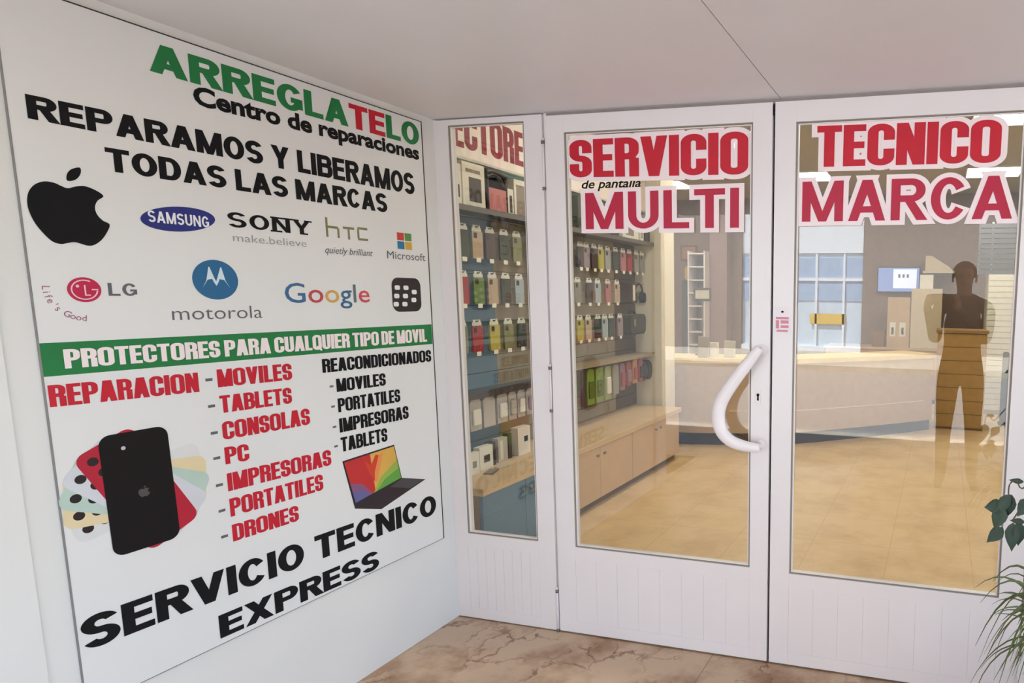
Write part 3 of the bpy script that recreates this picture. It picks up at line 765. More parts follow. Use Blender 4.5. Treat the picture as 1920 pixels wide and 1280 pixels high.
bx(-0.53, -0.505, 0.08, 3.04, 2.155, 2.60).build('sign_board', mat('sign_white', (240, 228, 220), 0.5), sg, bevel=0.002, segs=1)
caps(MB(), 'PROTECTORES', 'impact', 0.285, 1.425, 2.203, 2.402, wall_map(-0.504), DRED).build('red_letters', DRED, sg)
bx(-0.531, -0.50, 0.08, 3.04, 2.143, 2.156).build('lower_trim', mat('rail_white', (206, 202, 190), 0.4), sg)
tp = thing('fascia_panel', 'pale cyan panel strip under the header sign', 'panel', (-0.6, 0.1, 2.0))
bx(-0.612, -0.60, 0.08, 3.04, 1.89, 2.142).build('fascia_board', mat('pale_cyan', (176, 200, 196), 0.5), tp)
bx(-0.60, -0.535, 0.08, 3.04, 2.13, 2.142).build('fascia_lip', mat('cyan_lip', (132, 174, 178), 0.5), tp)

# ---- boxes on the upper shelf
def carton(name, x0, x1, y0, y1, z0, z1, m, label, pics=(), cat='box', group=None, bev=0.002):
    r = thing(name, label, cat, ((x0 + x1) / 2, (y0 + y1) / 2, z0), group)
    bx(x0, x1, y0, y1, z0, z1).build('carton', m, r, bevel=bev, segs=1)
    for (a, b_, c, d_, pm) in pics:                     # panels printed on the +x face, in fractions
        ya, yb = y0 + a * (y1 - y0), y0 + b_ * (y1 - y0); za, zb = z0 + c * (z1 - z0), z0 + d_ * (z1 - z0)
        MB().prism([(ya, za), (yb, za), (yb, zb), (ya, zb)], 0, x1, x1 + 0.0008).build('printed_panel', pm, r)
    return r
BW = mat('box_white', (222, 218, 204), 0.5); BDK = mat('box_print_dark', (66, 56, 50), 0.5); BGR = mat('box_print_grey', (140, 128, 116), 0.5); BPK = mat('box_print_pink', (186, 112, 110), 0.5); BBK = mat('box_black', (40, 36, 32), 0.5)
ZS = 1.888
carton('product_box', -0.59, -0.462, 0.60, 0.715, ZS, 2.105, BW, 'narrow white box at the left edge of the side window shelf', [(0.4, 0.85, 0.2, 0.5, BBK)])
carton('product_box', -0.59, -0.462, 0.722, 0.900, ZS, 2.125, BW, 'large white box with a dark picture on the upper shelf', [(0.28, 0.82, 0.14, 0.68, BDK), (0.15, 0.8, 0.78, 0.86, BGR)])
hb = carton('product_box', -0.59, -0.455, 0.920, 1.075, ZS, 2.02, BPK, 'pink box in a black handled holder on the upper shelf')
hm = MB(); hm.box(-0.592, -0.452, 0.912, 0.920, ZS, 2.118); hm.box(-0.592, -0.452, 1.075, 1.083, ZS, 2.10); hm.box(-0.592, -0.580, 0.92, 1.075, ZS, 2.12)
hm.tube(smooth_path([(-0.47, 0.925, 2.10), (-0.465, 0.96, 2.112), (-0.46, 1.02, 2.105), (-0.46, 1.06, 2.09), (-0.46, 1.075, 2.03)], 4, False), 0.012, 8)
hm.tube(smooth_path([(-0.47, 0.925, 2.075), (-0.465, 0.97, 2.095), (-0.46, 1.02, 2.085), (-0.46, 1.055, 2.04)], 4, False), 0.009, 8)
hm.build('black_holder', BBK, hb)
carton('product_box', -0.59, -0.462, 1.092, 1.15, ZS, 2.04, BW, 'slim white box beside the black holder on the upper shelf', [(0.35, 0.75, 0.1, 0.75, BDK)])
carton('product_box', -0.59, -0.462, 1.158, 1.285, ZS, 2.105, BW, 'white box with a tall grey panel on the upper shelf', [(0.16, 0.86, 0.0, 0.86, BGR)])
carton('product_box', -0.59, -0.462, 1.30, 1.42, ZS, 2.09, BW, 'white box at the right edge of the side window shelf', [(0.2, 0.5, 0.2, 0.7, BDK)])
ZS = 1.880
carton('product_box', -0.59, -0.45, 1.845, 1.945, ZS, 2.11, mat('box_olive', (62, 66, 48), 0.5), 'dark green box with a pale picture beside the M of MULTI', [(0.45, 1.0, 0.05, 0.75, BPK)])
for i, (y0, y1, h_, m_, lb) in enumerate(((2.02, 2.13, 0.10, BBK, 'small black box on the upper shelf below the letter M'), (2.18, 2.33, 0.07, BDK, 'low dark box on the upper shelf below the M and U'), (2.36, 2.46, 0.10, BBK, 'short black box on the upper shelf below the letter U'),
        (2.52, 2.80, 0.16, BW, 'wide white box on the upper shelf below the letter U'), (2.84, 2.90, 0.14, BW, 'thin white box near the end of the upper shelf'), (2.92, 3.02, 0.17, BBK, 'black box at the end of the upper shelf by the column'))):
    carton('product_box', -0.59, -0.46, y0, y1, ZS, ZS + h_, m_, lb, [(0.2, 0.7, 0.2, 0.6, BGR)] if i in (3, 4) else ())

# ---- black gear on the brown panel
def headset(y, z, label):
    r = thing('headphones', label, 'headphones', (-0.55, y, z), 'headphones hung on the brown panel')
    MB().tube([(-0.54, y + 0.075 * math.cos(g), z + 0.09 * math.sin(g)) for g in [math.radians(a) for a in range(0, 181, 12)]], 0.009, 8).build('headband', BBK, r, smooth=True)
    for s in (-1, 1):
        MB().prism(ell(y + s * 0.078, z - 0.03, 0.028, 0.045, 20), 0, -0.57, -0.515).build('ear_cup', BBK, r, bevel=0.006)
    hook(pan3, y, z + 0.079)
headset(2.955, 1.44, 'black headphones hung on the brown panel by the cream column')
carton('gadget_box', -0.615, -0.50, 2.74, 2.82, 1.37, 1.53, mat('box_brown', (74, 54, 40), 0.5), 'brown box with white panel hung on the brown panel', [(0.3, 0.8, 0.1, 0.9, BW)]); hook(pan3, 2.82, 1.535)
cm = thing('gadget_case', 'large black case hung low on the brown panel', 'case', (-0.55, 2.86, 1.10))
MB().prism(rrect(2.84, 1.185, 0.30, 0.17, 0.04), 0, -0.615, -0.49).build('shell', mat('case_black', (56, 52, 40), 0.5), cm, bevel=0.008)
MB().tube([(-0.55, 2.78, 1.265), (-0.55, 2.80, 1.295), (-0.55, 2.88, 1.295), (-0.55, 2.90, 1.265)], 0.008, 8).build('carry_handle', BBK, cm)
MB().prism(rrect(2.77, 1.20, 0.03, 0.06, 0.005), 0, -0.49, -0.487).build('label_plate', BGR, cm)

# ---- hanging packets under the ledge
def packet(y, z0, z1, wd, m, label, pm=None, x=-0.475, group='packets hanging under the ledge'):
    r = thing('hanging_packet', label, 'packet', (x, y, z0), group)
    MB().prism([(y - wd / 2, z0), (y + wd / 2, z0), (y + wd / 2, z1 - 0.02), (y + wd * 0.32, z1), (y - wd * 0.32, z1), (y - wd / 2, z1 - 0.02)], 0, x - 0.012, x + 0.002).build('backing_card', m, r)
    if pm:
        MB().prism(rrect(y, z0 + (z1 - z0) * 0.42, wd * 0.72, (z1 - z0) * 0.5, wd * 0.1), 0, x + 0.002, x + 0.016).build('blister', pm, r, bevel=0.004, segs=1)
    return r
PG = mat('packet_grey', (186, 178, 170), 0.5); PWH = mat('packet_white', (222, 216, 206), 0.5); PGN = mat('packet_green', (132, 156, 64), 0.5); PGD = mat('packet_dark_green', (92, 104, 26), 0.5); PRD = mat('packet_red', (160, 80, 76), 0.5); PMV = mat('packet_mauve', (146, 112, 124), 0.5)
for i, (y, wd, m_, pm_, lb) in enumerate(((0.755, 0.09, PG, PWH, 'grey packet with white blister at the left of the side window'), (0.870, 0.10, PG, None, 'plain grey packet, second under the dark ledge'), (0.985, 0.09, PG, PWH, 'grey packet with white round blister under the dark ledge'),
        (1.080, 0.07, PG, mat('packet_clear', (176, 164, 150), 0.3), 'grey packet with clear blister under the dark ledge'), (1.165, 0.07, PG, PWH, 'grey packet with narrow white blister under the dark ledge'), (1.270, 0.10, PG, PMV, 'grey packet with mauve blister at the right of the side window'))):
    packet(y, 0.665 + 0.002 * i, 0.845, wd, m_, lb, pm_); hook(panel_of(y), y, 0.842)
for i, (y, z0, z1, wd, m_, lb, pm_) in enumerate(((1.905, 0.60, 0.88, 0.06, BDK, 'dark packet at the left end of the packets behind the left door', None), (2.00, 0.62, 0.88, 0.10, PGN, 'green packet with dark lower half, left of the green pair', PGD), (2.13, 0.62, 0.88, 0.11, PGN, 'green packet with dark lower half, right of the green pair', PGD),
        (2.26, 0.62, 0.88, 0.09, mat('packet_pale_green', (164, 172, 116), 0.5), 'pale green packet with white blister behind the left door', PWH), (2.39, 0.64, 0.88, 0.09, mat('packet_grey_green', (150, 150, 136), 0.5), 'grey packet between the green and the mauve ones', None),
        (2.50, 0.66, 0.88, 0.08, PMV, 'mauve packet behind the left door', PRD), (2.61, 0.68, 0.88, 0.08, PRD, 'red packet with mauve blister behind the left door', PMV), (2.73, 0.69, 0.89, 0.08, mat('packet_orange', (196, 142, 96), 0.5), 'orange packet with red blister behind the left door', PRD), (2.84, 0.69, 0.89, 0.07, PRD, 'red packet with dark blister, last before the black speakers', BDK))):
    packet(y, z0, z1, wd, m_, lb, pm_); hook(panel_of(y), y, z1 - 0.004)
for y, lb in ((2.90, 'round black speaker nearer the red packets'), (3.005, 'round black speaker nearer the cream column')):
    r = thing('speaker', lb, 'speaker', (-0.5, y, 0.68), 'round black speakers hung by the column')
    MB().prism(ell(y, 0.775, 0.046, 0.085, 24), 0, -0.55, -0.46).build('speaker_body', mat('speaker_black', (66, 60, 54), 0.5), r, bevel=0.012)
    MB().prism(ell(y, 0.775, 0.030, 0.06, 20), 0, -0.461, -0.457).build('grille', BBK, r); hook(pan3, y, 0.865)

# ---- base cabinets with one continuous worktop
def cabinet(y0, y1, m, label, nd=2):
    r = thing('base_cabinet', label, 'cabinet', (-0.42, y0, 0.0), 'base cabinets under the worktop')
    bx(-0.64, -0.192, y0, y1, 0.07, 0.415).build('carcass', mat('carcass_brown', (140, 116, 88), 0.5), r)
    bx(-0.64, -0.215, y0, y1, 0.0, 0.07).build('plinth', mat('plinth_brown', (116, 98, 76), 0.6), r)
    q = (y1 - y0) / nd
    for k in range(nd):
        d_ = bx(-0.19, -0.17, y0 + k * q + 0.0015, y0 + (k + 1) * q - 0.0015, 0.06, 0.412).build('cabinet_door', m, r, bevel=0.001, segs=1)
        kn = MB().lathe([(0.001, 0), (0.006, 0.0), (0.006, 0.008), (0.011, 0.012), (0.011, 0.017), (0.004, 0.019)], (0, 0, 0), 12).build('knob', STEEL, d_, local=True)
        kn.rotation_euler = (0, math.radians(90), 0); kn.location = Vector((-0.17, y0 + (k + (0.9 if k % 2 == 0 else 0.1)) * q, 0.36)) - r.location
    return r
cabinet(0.40, 1.10, BLUEP, 'steel blue base cabinet behind the side window')
cabinet(1.103, 2.05, WOODF, 'beech base cabinet at the lower left of the left door')
cabinet(2.053, 2.95, WOODF, 'beech base cabinet reaching the cream column')
wt = bx(-0.64, -0.160, 0.395, 2.99, 0.4155, 0.455).build('worktop', WOOD, None, bevel=0.002, segs=1)
tag(wt, 'light beech worktop along the base cabinets', 'worktop')
# small things on the worktop
for i, (x, y, dx, dy, h_, m_, lb, pc) in enumerate(((-0.40, 0.62, 0.03, 0.075, 0.12, BW, 'upright white box at the left end of the beech worktop', [(0.3, 0.7, 0.3, 0.6, BGR)]), (-0.42, 0.735, 0.04, 0.11, 0.13, BW, 'square white box with dark spot on the beech worktop', [(0.3, 0.75, 0.3, 0.62, BDK)]),
        (-0.44, 0.815, 0.05, 0.035, 0.135, BBK, 'black box between the white ones on the beech worktop', ()), (-0.44, 0.905, 0.04, 0.085, 0.14, PG, 'pale grey box on the beech worktop', [(0.2, 0.5, 0.1, 0.9, PWH)]), (-0.45, 0.985, 0.04, 0.03, 0.15, BDK, 'dark brown box on the beech worktop', ()),
        (-0.44, 1.10, 0.05, 0.12, 0.17, BW, 'large white box with black spot on the beech worktop', [(0.5, 0.8, 0.45, 0.65, BBK)]))):
    carton('small_box', x - dx / 2, x + dx / 2, y - dy / 2, y + dy / 2, 0.455, 0.455 + h_, m_, lb, pc, group='small boxes on the worktop', bev=0.001)
for i, (x, y, a) in enumerate(((-0.33, 0.68, 0.3), (-0.34, 0.80, -0.2))):
    o = MB().prism(rrect(0, 0, 0.05, 0.10, 0.006), 2, 0, 0.008).build('leaflet', mat('leaflet_%d' % i, ((120, 108, 96), (196, 178, 150))[i], 0.5), None)
    o.location = (x, y, 0.4552); o.rotation_euler = (0, 0, a); tag(o, ('dark flat card lying on the beech worktop', 'pale flat card lying on the beech worktop')[i], 'card')

# ---- curved service counter
def curve_solid(pts, z0, z1, off, back):
    """a wall that follows pts, pushed out by off and back by back"""
    m = MB(); P = [Vector((p[0], p[1], 0)) for p in pts]; fr = []; bk = []
    for i, p in enumerate(P):
        t = (P[min(i + 1, len(P) - 1)] - P[max(i - 1, 0)]).normalized(); n = Vector((t.y, -t.x, 0))
        fr.append(p + n * off); bk.append(p - n * back)
    n = len(P); vs = [(q.x, q.y, z) for z in (z0, z1) for L in (fr, bk) for q in L]
    fs = []
    for i in range(n - 1):
        fs += [(i, i + 1, 2 * n + i + 1, 2 * n + i), (n + i + 1, n + i, 3 * n + i, 3 * n + i + 1), (2 * n + i, 2 * n + i + 1, 3 * n + i + 1, 3 * n + i), (i + 1, i, n + i, n + i + 1)]
    fs += [(0, 2 * n, 3 * n, n), (n - 1, 2 * n - 1, 4 * n - 1, 3 * n - 1)]
    return m.add(vs, fs)
cp = smooth_path([(-0.75, 3.45), (-0.24, 3.49), (0.25, 3.62), (0.69, 3.80), (1.21, 4.22), (1.72, 4.69), (1.97, 4.95)], 6, False)
ct = thing('service_counter', 'curved pale service counter with dark plinth across the shop', 'counter', (0.7, 4.0, 0.0))
FR = mat('counter_greige', (184, 158, 128), 0.5, var=0.04)
curve_solid(cp, 0.0, 0.12, -0.03, 0.42).build('plinth', mat('plinth_dark', (58, 50, 42), 0.6), ct)
curve_solid(cp, 0.12, 0.80, 0.0, 0.44).build('front_panel', FR, ct)
curve_solid(cp, 0.80, 0.845, 0.03, 0.47).build('counter_top', mat('counter_yellow_beech', (214, 184, 122), 0.45, var=0.05), ct)
curve_solid(cp[10:34], 0.335, 0.343, 0.003, 0.0).build('cream_strip', mat('strip_cream', (228, 212, 184), 0.4), ct)  # thin cream strip along part of the counter front
def cpt(i, back): 
    p, q = Vector(cp[i]), Vector(cp[i + 1]); t = (q - p).normalized(); n = Vector((t.y, -t.x)); r_ = p - n * back; return r_.x, r_.y
# small stand-up items on the left end of the counter
for k, (i, bk_, h_, m_, lb) in enumerate(((7, 0.10, 0.20, BGR, 'grey leaflet stand at the left end of the curved counter'), (8, 0.16, 0.14, BW, 'white card holder on the left end of the curved counter'), (10, 0.12, 0.16, PG, 'pale box on the curved counter beside the white card holder'), (13, 0.15, 0.13, mat('box_rust', (136, 92, 72), 0.5), 'rust brown box on the curved counter'))):
    x, y = cpt(i, bk_)
    carton('counter_box', x - 0.05, x + 0.05, y - 0.03, y + 0.03, 0.845, 0.845 + h_, m_, lb, group='items on the left end of the counter')
x, y = cpt(9, 0.3)
fr_ = thing('counter_sign', 'dark framed display standing on the left end of the counter', 'frame', (x, y, 0.845))
m = MB(); yy = y; m.box(x - 0.30, x - 0.12, yy, yy + 0.015, 1.38, 1.405); m.box(x - 0.30, x - 0.12, yy, yy + 0.015, 1.49, 1.51); m.box(x - 0.30, x - 0.285, yy, yy + 0.015, 1.405, 1.49); m.box(x - 0.135, x - 0.12, yy, yy + 0.015, 1.405, 1.49); m.build('frame_border', mat('frame_slate', (72, 78, 74), 0.5), fr_)
bx(x - 0.285, x - 0.135, yy + 0.004, yy + 0.010, 1.405, 1.49).build('white_card', BW, fr_); bx(x - 0.215, x - 0.205, yy + 0.002, yy + 0.014, 0.855, 1.38).build('post', STEEL, fr_); bx(x - 0.27, x - 0.15, yy - 0.04, yy + 0.06, 0.845, 0.856).build('foot', BBK, fr_)

# ---- plank fronted desk
dk_ = thing('plank_desk', 'tall plank fronted desk at the right end of the curved counter', 'desk', (2.26, 5.2, 0.0))
m = MB()
for k in range(7): m.box(2.00, 2.52, 5.05, 5.07, 0.03 + k * 0.148, 0.03 + k * 0.148 + 0.143)
m.build('plank_front', mat('plank_oak', (168, 132, 74), 0.5, var=0.07), dk_)
bx(2.00, 2.52, 5.07, 5.5, 0.0, 1.06).build('desk_body', mat('oak_dark', (132, 102, 62), 0.5), dk_); bx(1.985, 2.535, 5.03, 5.52, 1.066, 1.10).build('desk_top', mat('oak_top', (150, 118, 74), 0.5), dk_, bevel=0.002)

# ---- back of the shop
bc = thing('back_cabinet', 'tan storage cabinet along the brown back wall', 'cabinet', (1.3, 7.1, 0.0))
bx(0.45, 2.25, 6.82, 7.395, 0.05, 0.73).build('carcass', mat('tan_laminate', (176, 144, 112), 0.5), bc); bx(0.43, 2.27, 6.78, 7.395, 0.73, 0.76).build('cabinet_top', mat('tan_top', (190, 158, 122), 0.5), bc); bx(0.47, 2.23, 6.86, 7.38, 0.0, 0.05).build('plinth', BDK, bc)
for k in range(4):
    d_ = bx(0.455 + k * 0.449, 0.455 + (k + 1) * 0.449 - 0.004, 6.80, 6.82, 0.06, 0.72).build('cabinet_door', mat('tan_door', (184, 152, 120), 0.5), bc); 
    bx(0.455 + k * 0.449 + 0.18, 0.455 + k * 0.449 + 0.27, 6.785, 6.80, 0.62, 0.635).build('handle', STEEL, d_)
def ybox(name, x0, x1, y0, y1, z0, z1, m_, label, pics=(), cat='box', group=None):
    r = thing(name, label, cat, ((x0 + x1) / 2, (y0 + y1) / 2, z0), group)
    bx(x0, x1, y0, y1, z0, z1).build('carton', m_, r, bevel=0.004, segs=1)
    for (a, b_, c, d_, pm) in pics:
        MB().prism([(x0 + p * (x1 - x0), z0 + q * (z1 - z0)) for p, q in ((a, c), (b_, c), (b_, d_), (a, d_))], 1, y0 - 0.001, y0).build('printed_panel', pm, r)
    return r
CB = mat('carton_beige', (196, 182, 156), 0.6)
ybox('storage_box', 1.62, 2.03, 6.85, 7.25, 0.76, 1.57, CB, 'big beige box on the tan cabinet at the back', group='boxes on the back cabinet')
ybox('storage_box', 1.30, 1.61, 6.88, 7.2, 0.76, 1.45, mat('carton_tan', (186, 160, 130), 0.6), 'tan box with two dark pictures on the back cabinet', [(0.12, 0.38, 0.22, 0.5, BW), (0.55, 0.82, 0.22, 0.5, BW), (0.2, 0.3, 0.26, 0.4, BDK), (0.64, 0.74, 0.26, 0.4, BDK)], group='boxes on the back cabinet')
ybox('storage_box', 1.72, 1.90, 6.92, 7.12, 1.57, 1.76, BW, 'small white box on top of the big beige box', group='boxes on the back cabinet')
ybox('storage_box', 1.10, 1.27, 6.9, 7.15, 0.76, 0.98, mat('carton_brown', (120, 92, 62), 0.6), 'small brown box on the back cabinet', group='boxes on the back cabinet')
tv = thing('wall_screen', 'blue lit screen with white window on the back wall', 'screen', (1.40, 7.35, 1.5))
bx(1.10, 1.71, 7.33, 7.395, 1.52, 1.885).build('screen_housing', BBK, tv, bevel=0.004); bx(1.115, 1.695, 7.326, 7.330, 1.535, 1.87).build('screen', emit('screen_blue', (118, 142, 196), 0.3), tv); bx(1.33, 1.66, 7.323, 7.326, 1.58, 1.85).build('window_area', emit('screen_white', (206, 214, 236), 0.38), tv)
for k in range(3): bx(1.40 + k * 0.06, 1.43 + k * 0.06, 7.321, 7.323, 1.73, 1.78).build('screen_text', emit('screen_ink', (96, 100, 124), 0.1), tv)
sh_ = thing('back_shelf', 'small shelf with folded white goods on the brown back wall', 'shelf', (1.96, 7.3, 1.8)); bx(1.75, 2.18, 7.1, 7.395, 1.79, 1.82).build('shelf_board', CB, sh_)
m = MB().prism([(1.78, 1.87), (2.16, 1.87), (2.10, 1.93), (1.86, 2.08), (1.78, 2.08)], 1, 7.14, 7.36).build('folded_stack', CB, None, bevel=0.006); tag(m, 'beige sloped machine on the small shelf of the back wall', 'machine')
m.location.z = -0.05
wc = thing('slatted_cabinet', 'tall white slatted cabinet at the right edge of the shop', 'cabinet', (2.78, 6.4, 0.0))
m = MB()
for k in range(24): m.box(2.58, 2.99, 6.2, 6.215, 0.06 + k * 0.07, 0.06 + k * 0.07 + 0.064)
m.build('slat_front', mat('slat_white', (232, 230, 214), 0.5), wc); bx(2.57, 3.0, 6.215, 6.7, 0.0, 1.745).build('carcass', mat('slat_back', (190, 188, 172), 0.5), wc)
rs = thing('slat_screen', 'grey horizontal slat screen above the white slatted cabinet', 'screen', (2.75, 6.4, 1.745))
m = MB()
for k in range(10): m.box(2.44, 3.0, 6.25, 6.27, 1.75 + k * 0.062, 1.75 + k * 0.062 + 0.050)
m.build('slats', mat('slat_grey', (92, 98, 106), 0.5), rs)
for x in (2.45, 2.60, 2.98): bx(x - 0.012, x + 0.012, 6.27, 6.3, 1.745, 2.38).build('upright', mat('slat_frame', (196, 200, 200), 0.5), rs)
bl_ = thing('umbrella_stand', 'narrow dark stand beside the white slatted cabinet', 'stand', (2.76, 5.6, 0.0)); bx(2.735, 2.80, 5.5, 5.6, 0.02, 0.84).build('stand_body', mat('stand_dark', (74, 78, 66), 0.6), bl_, bevel=0.01); bx(2.72, 2.815, 5.48, 5.62, 0.0, 0.02).build('foot', BBK, bl_)
# far left of the shop
pc_ = thing('framed_picture', 'brown framed picture on the far back wall', 'picture', (-1.83, 7.39, 2.0)); bx(-1.97, -1.70, 7.37, 7.399, 1.98, 2.21).build('frame', mat('picture_frame', (96, 66, 44), 0.5), pc_, bevel=0.004); bx(-1.945, -1.725, 7.365, 7.371, 2.005, 2.185).build('canvas', mat('picture_brown', (150, 104, 76), 0.6), pc_)
mq = thing('poster_board', 'dark blue upright board against the far back wall', 'board', (-1.8, 7.3, 0.0)); bx(-1.93, -1.715, 7.32, 7.39, 0.0, 1.67).build('board_face', mat('board_navy', (70, 78, 96), 0.5), mq, bevel=0.004); MB().prism(rrect(-1.80, 1.78, 0.17, 0.22, 0.05), 1, 7.33, 7.38).build('yellow_top', mat('board_yellow', (196, 170, 96), 0.5), mq)
sr = thing('shelf_unit', 'white open shelf unit against the far back wall', 'shelf unit', (-1.55, 7.2, 0.0))
for x in (-1.695, -1.44): bx(x - 0.01, x + 0.01, 7.0, 7.39, 0.0, 2.1).build('side_panel', WHITE, sr)
for k in range(11): bx(-1.685, -1.45, 7.0, 7.39, 0.1 + k * 0.195, 0.118 + k * 0.195).build('shelf_board', WHITE, sr)
bx(-1.685, -1.45, 7.38, 7.395, 0.0, 2.1).build('back_board', mat('shelf_blue_grey', (138, 148, 160), 0.5), sr)
pl = struct('trim_7', bx(-1.425, -1.15, 7.2, 7.4, 0.0, 2.9), mat('mauve_paint', (150, 128, 128), 0.6), label='mauve pilaster on the back wall')

# ---- ceiling light panels
LP_ = emit('light_panel_glow', (255, 247, 234), 10.5)
lit = [(2.51, 3.38), (2.54, 5.80), (0.36, 5.72), (-1.60, 6.0), (0.20, 3.75), (0.55, 1.6), (2.51, 1.2)]
NAMES = ['ceiling light panel cut by the top of the right door glass', 'ceiling light panel above the letter A at the end of MARCA', 'ceiling light panel above the M of MARCA', 'ceiling light panel in the far left corner', 'ceiling light panel behind the O of SERVICIO', 'ceiling light panel over the shelves behind the SERVICIO lettering', 'ceiling light panel nearest the right door']
for (x, y), lb in zip(lit, NAMES):
    r = thing('ceiling_light', lb, 'ceiling light', (x, y, 2.9), 'square ceiling light panels')
    m = MB(); s = 0.31
    m.box(x - s, x + s, y - s, y - s + 0.015, 2.882, 2.8995); m.box(x - s, x + s, y + s - 0.015, y + s, 2.882, 2.8995); m.box(x - s, x - s + 0.015, y - s + 0.015, y + s - 0.015, 2.882, 2.8995); m.box(x + s - 0.015, x + s, y - s + 0.015, y + s - 0.015, 2.882, 2.8995)
    m.build('frame', WHITE, r); bx(x - s + 0.015, x + s - 0.015, y - s + 0.015, y + s - 0.015, 2.886, 2.8995).build('diffuser', LP_, r)

# =================================================================== PLANTS
def leafm(name, rgb): return mat(name, rgb, 0.4, var=0.12, scale=20)
FIG = leafm('fig_leaf', (26, 52, 34)); SPI = leafm('spider_leaf', (82, 92, 52)); BARK = mat('bark', (92, 80, 66), 0.8); TERRA = mat('terracotta', (150, 92, 66), 0.8); SOIL = mat('soil', (52, 40, 32), 0.9)
def pot(r, x, y, rad, h, z0=0.0, m_=TERRA):
    MB().lathe([(rad * 0.7, 0), (rad * 0.72, 0.004), (rad * 0.95, h * 0.84), (rad, h * 0.85), (rad, h), (rad * 0.9, h), (rad * 0.88, h * 0.9)], (x, y, z0), 28).build('pot', m_, r, smooth=False)
    MB().lathe([(0.001, h * 0.9), (rad * 0.87, h * 0.9)], (x, y, z0), 24).build('soil', SOIL, r)
def leaf_shape(mb, base, d, up, ln, wd, fold=0.25):
    d = Vector(d).normalized(); up = Vector(up); sd = d.cross(up).normalized(); nn = sd.cross(d).normalized()
    prof = [(0, 0), (.12, .55), (.32, .98), (.52, .9), (.72, .58), (.88, .22), (1.0, 0.0)]
    vs = []
    for t, w_ in prof:
        c = Vector(base) + d * ln * t - nn * ln * 0.10 * t * t
        vs += [c - sd * wd * w_ + nn * wd * w_ * fold, c, c + sd * wd * w_ + nn * wd * w_ * fold]
    fs = []
    for i in range(len(prof) - 1):
        for k in (0, 1): fs.append((i * 3 + k, i * 3 + k + 1, i * 3 + k + 4, i * 3 + k + 3))
    mb.add(vs, fs)
fg = thing('weeping_fig', 'potted weeping fig whose dark leaves hang over the right door edge', 'plant', (2.66, -0.42, 0.0))
pot(fg, 2.66, -0.42, 0.15, 0.28)
st_ = MB(); lv = MB()
st_.tube(smooth_path([(2.66, -0.42, 0.24), (2.65, -0.43, 0.55), (2.60, -0.45, 0.9), (2.53, -0.47, 1.18), (2.44, -0.49, 1.26), (2.36, -0.50, 1.25)], 4, False), 0.008, 8)
def at(u, v, y=-0.5):                    # rough point of the hanging spray, metres
    return (2.2245 + (u - 1885) * 0.00157 + (930 - v) * 0.0002, y, 0.898 + (930 - v) * 0.00152 - (u - 1885) * 0.0002)
sprays = [[(2.36, -0.50, 1.25), at(1960, 800), at(1915, 905), at(1897, 898), at(1888, 908), at(1890, 930)], [at(1975, 860), at(1935, 915), at(1915, 945), at(1905, 970)], [(2.44, -0.49, 1.26), at(1960, 700), at(1925, 705)], [(2.36, -0.50, 1.25), at(1965, 770), at(1930, 775)]]
for p in sprays: st_.tube(smooth_path(p, 5, False), 0.0022, 6)
for (u, v), (du, dv), ln, wd in (((1893, 925), (-18, 38), 46, 11), ((1895, 925), (-2, 50), 44, 12), ((1886, 948), (-44, 14), 34, 14), ((1884, 950), (-6, 40), 44, 14), ((1892, 988), (-22, 30), 40, 12), ((1906, 975), (4, 40), 52, 13), ((1914, 972), (8, 40), 44, 14), ((1926, 925), (-14, 30), 40, 13),
                                 ((1910, 898), (-34, 2), 26, 5), ((1925, 970), (-26, 2), 26, 6), ((1930, 692), (-16, 10), 22, 7), ((1930, 765), (-14, 8), 20, 6), ((1940, 700), (4, 30), 40, 12), ((1945, 780), (-6, 30), 40, 12), ((1950, 900), (0, 34), 42, 13), ((1960, 960), (-6, 34), 44, 13)):
    a = Vector(at(u, v)); b2 = Vector(at(u + du, v + dv)); d = b2 - a; d.y = random.uniform(-0.25, 0.1) * d.length
    leaf_shape(lv, a, d, (random.uniform(-0.3, 0.3), -1, 0.2), ln * 0.00155, wd * 0.00155)
for k in range(46):
    t = random.random(); a = Vector((2.62 - 0.2 * t + random.uniform(-.05, .12), -0.45 + random.uniform(-.12, .1), 0.6 + 0.62 * t + random.uniform(-.05, .05)))
    if a.x < 2.42: a.x = 2.46
    leaf_shape(lv, a, (random.uniform(-.1, .8), random.uniform(-.6, .3), random.uniform(-.9, -.2)), (0, -1, 0.3), random.uniform(.05, .075), random.uniform(.014, .02))
st_.build('stems', BARK, fg); o = lv.build('foliage', FIG, fg, smooth=True)
sp = thing('spider_plant', 'spider plant with thin arching leaves at the lower right edge', 'plant', (2.43, -0.62, 0.0))
pot(sp, 2.43, -0.62, 0.14, 0.52)
lv = MB(); C0 = Vector((2.40, -0.60, 0.52))
def blade(a, b_, c, w0):
    P = [a * (1 - t) ** 2 + b_ * 2 * t * (1 - t) + c * t * t for t in [i / 9 for i in range(10)]]
    vs = []
    for i, p in enumerate(P):
        t = (P[min(i + 1, 9)] - P[max(i - 1, 0)]).normalized(); sd = t.cross(Vector((0.25, -1, 0.25))).normalized(); w_ = w0 * (1 - (i / 9) ** 2 * 0.9)
        vs += [p - sd * w_, p + sd * w_]
    lv.add(vs, [(2 * i, 2 * i + 1, 2 * i + 3, 2 * i + 2) for i in range(9)])
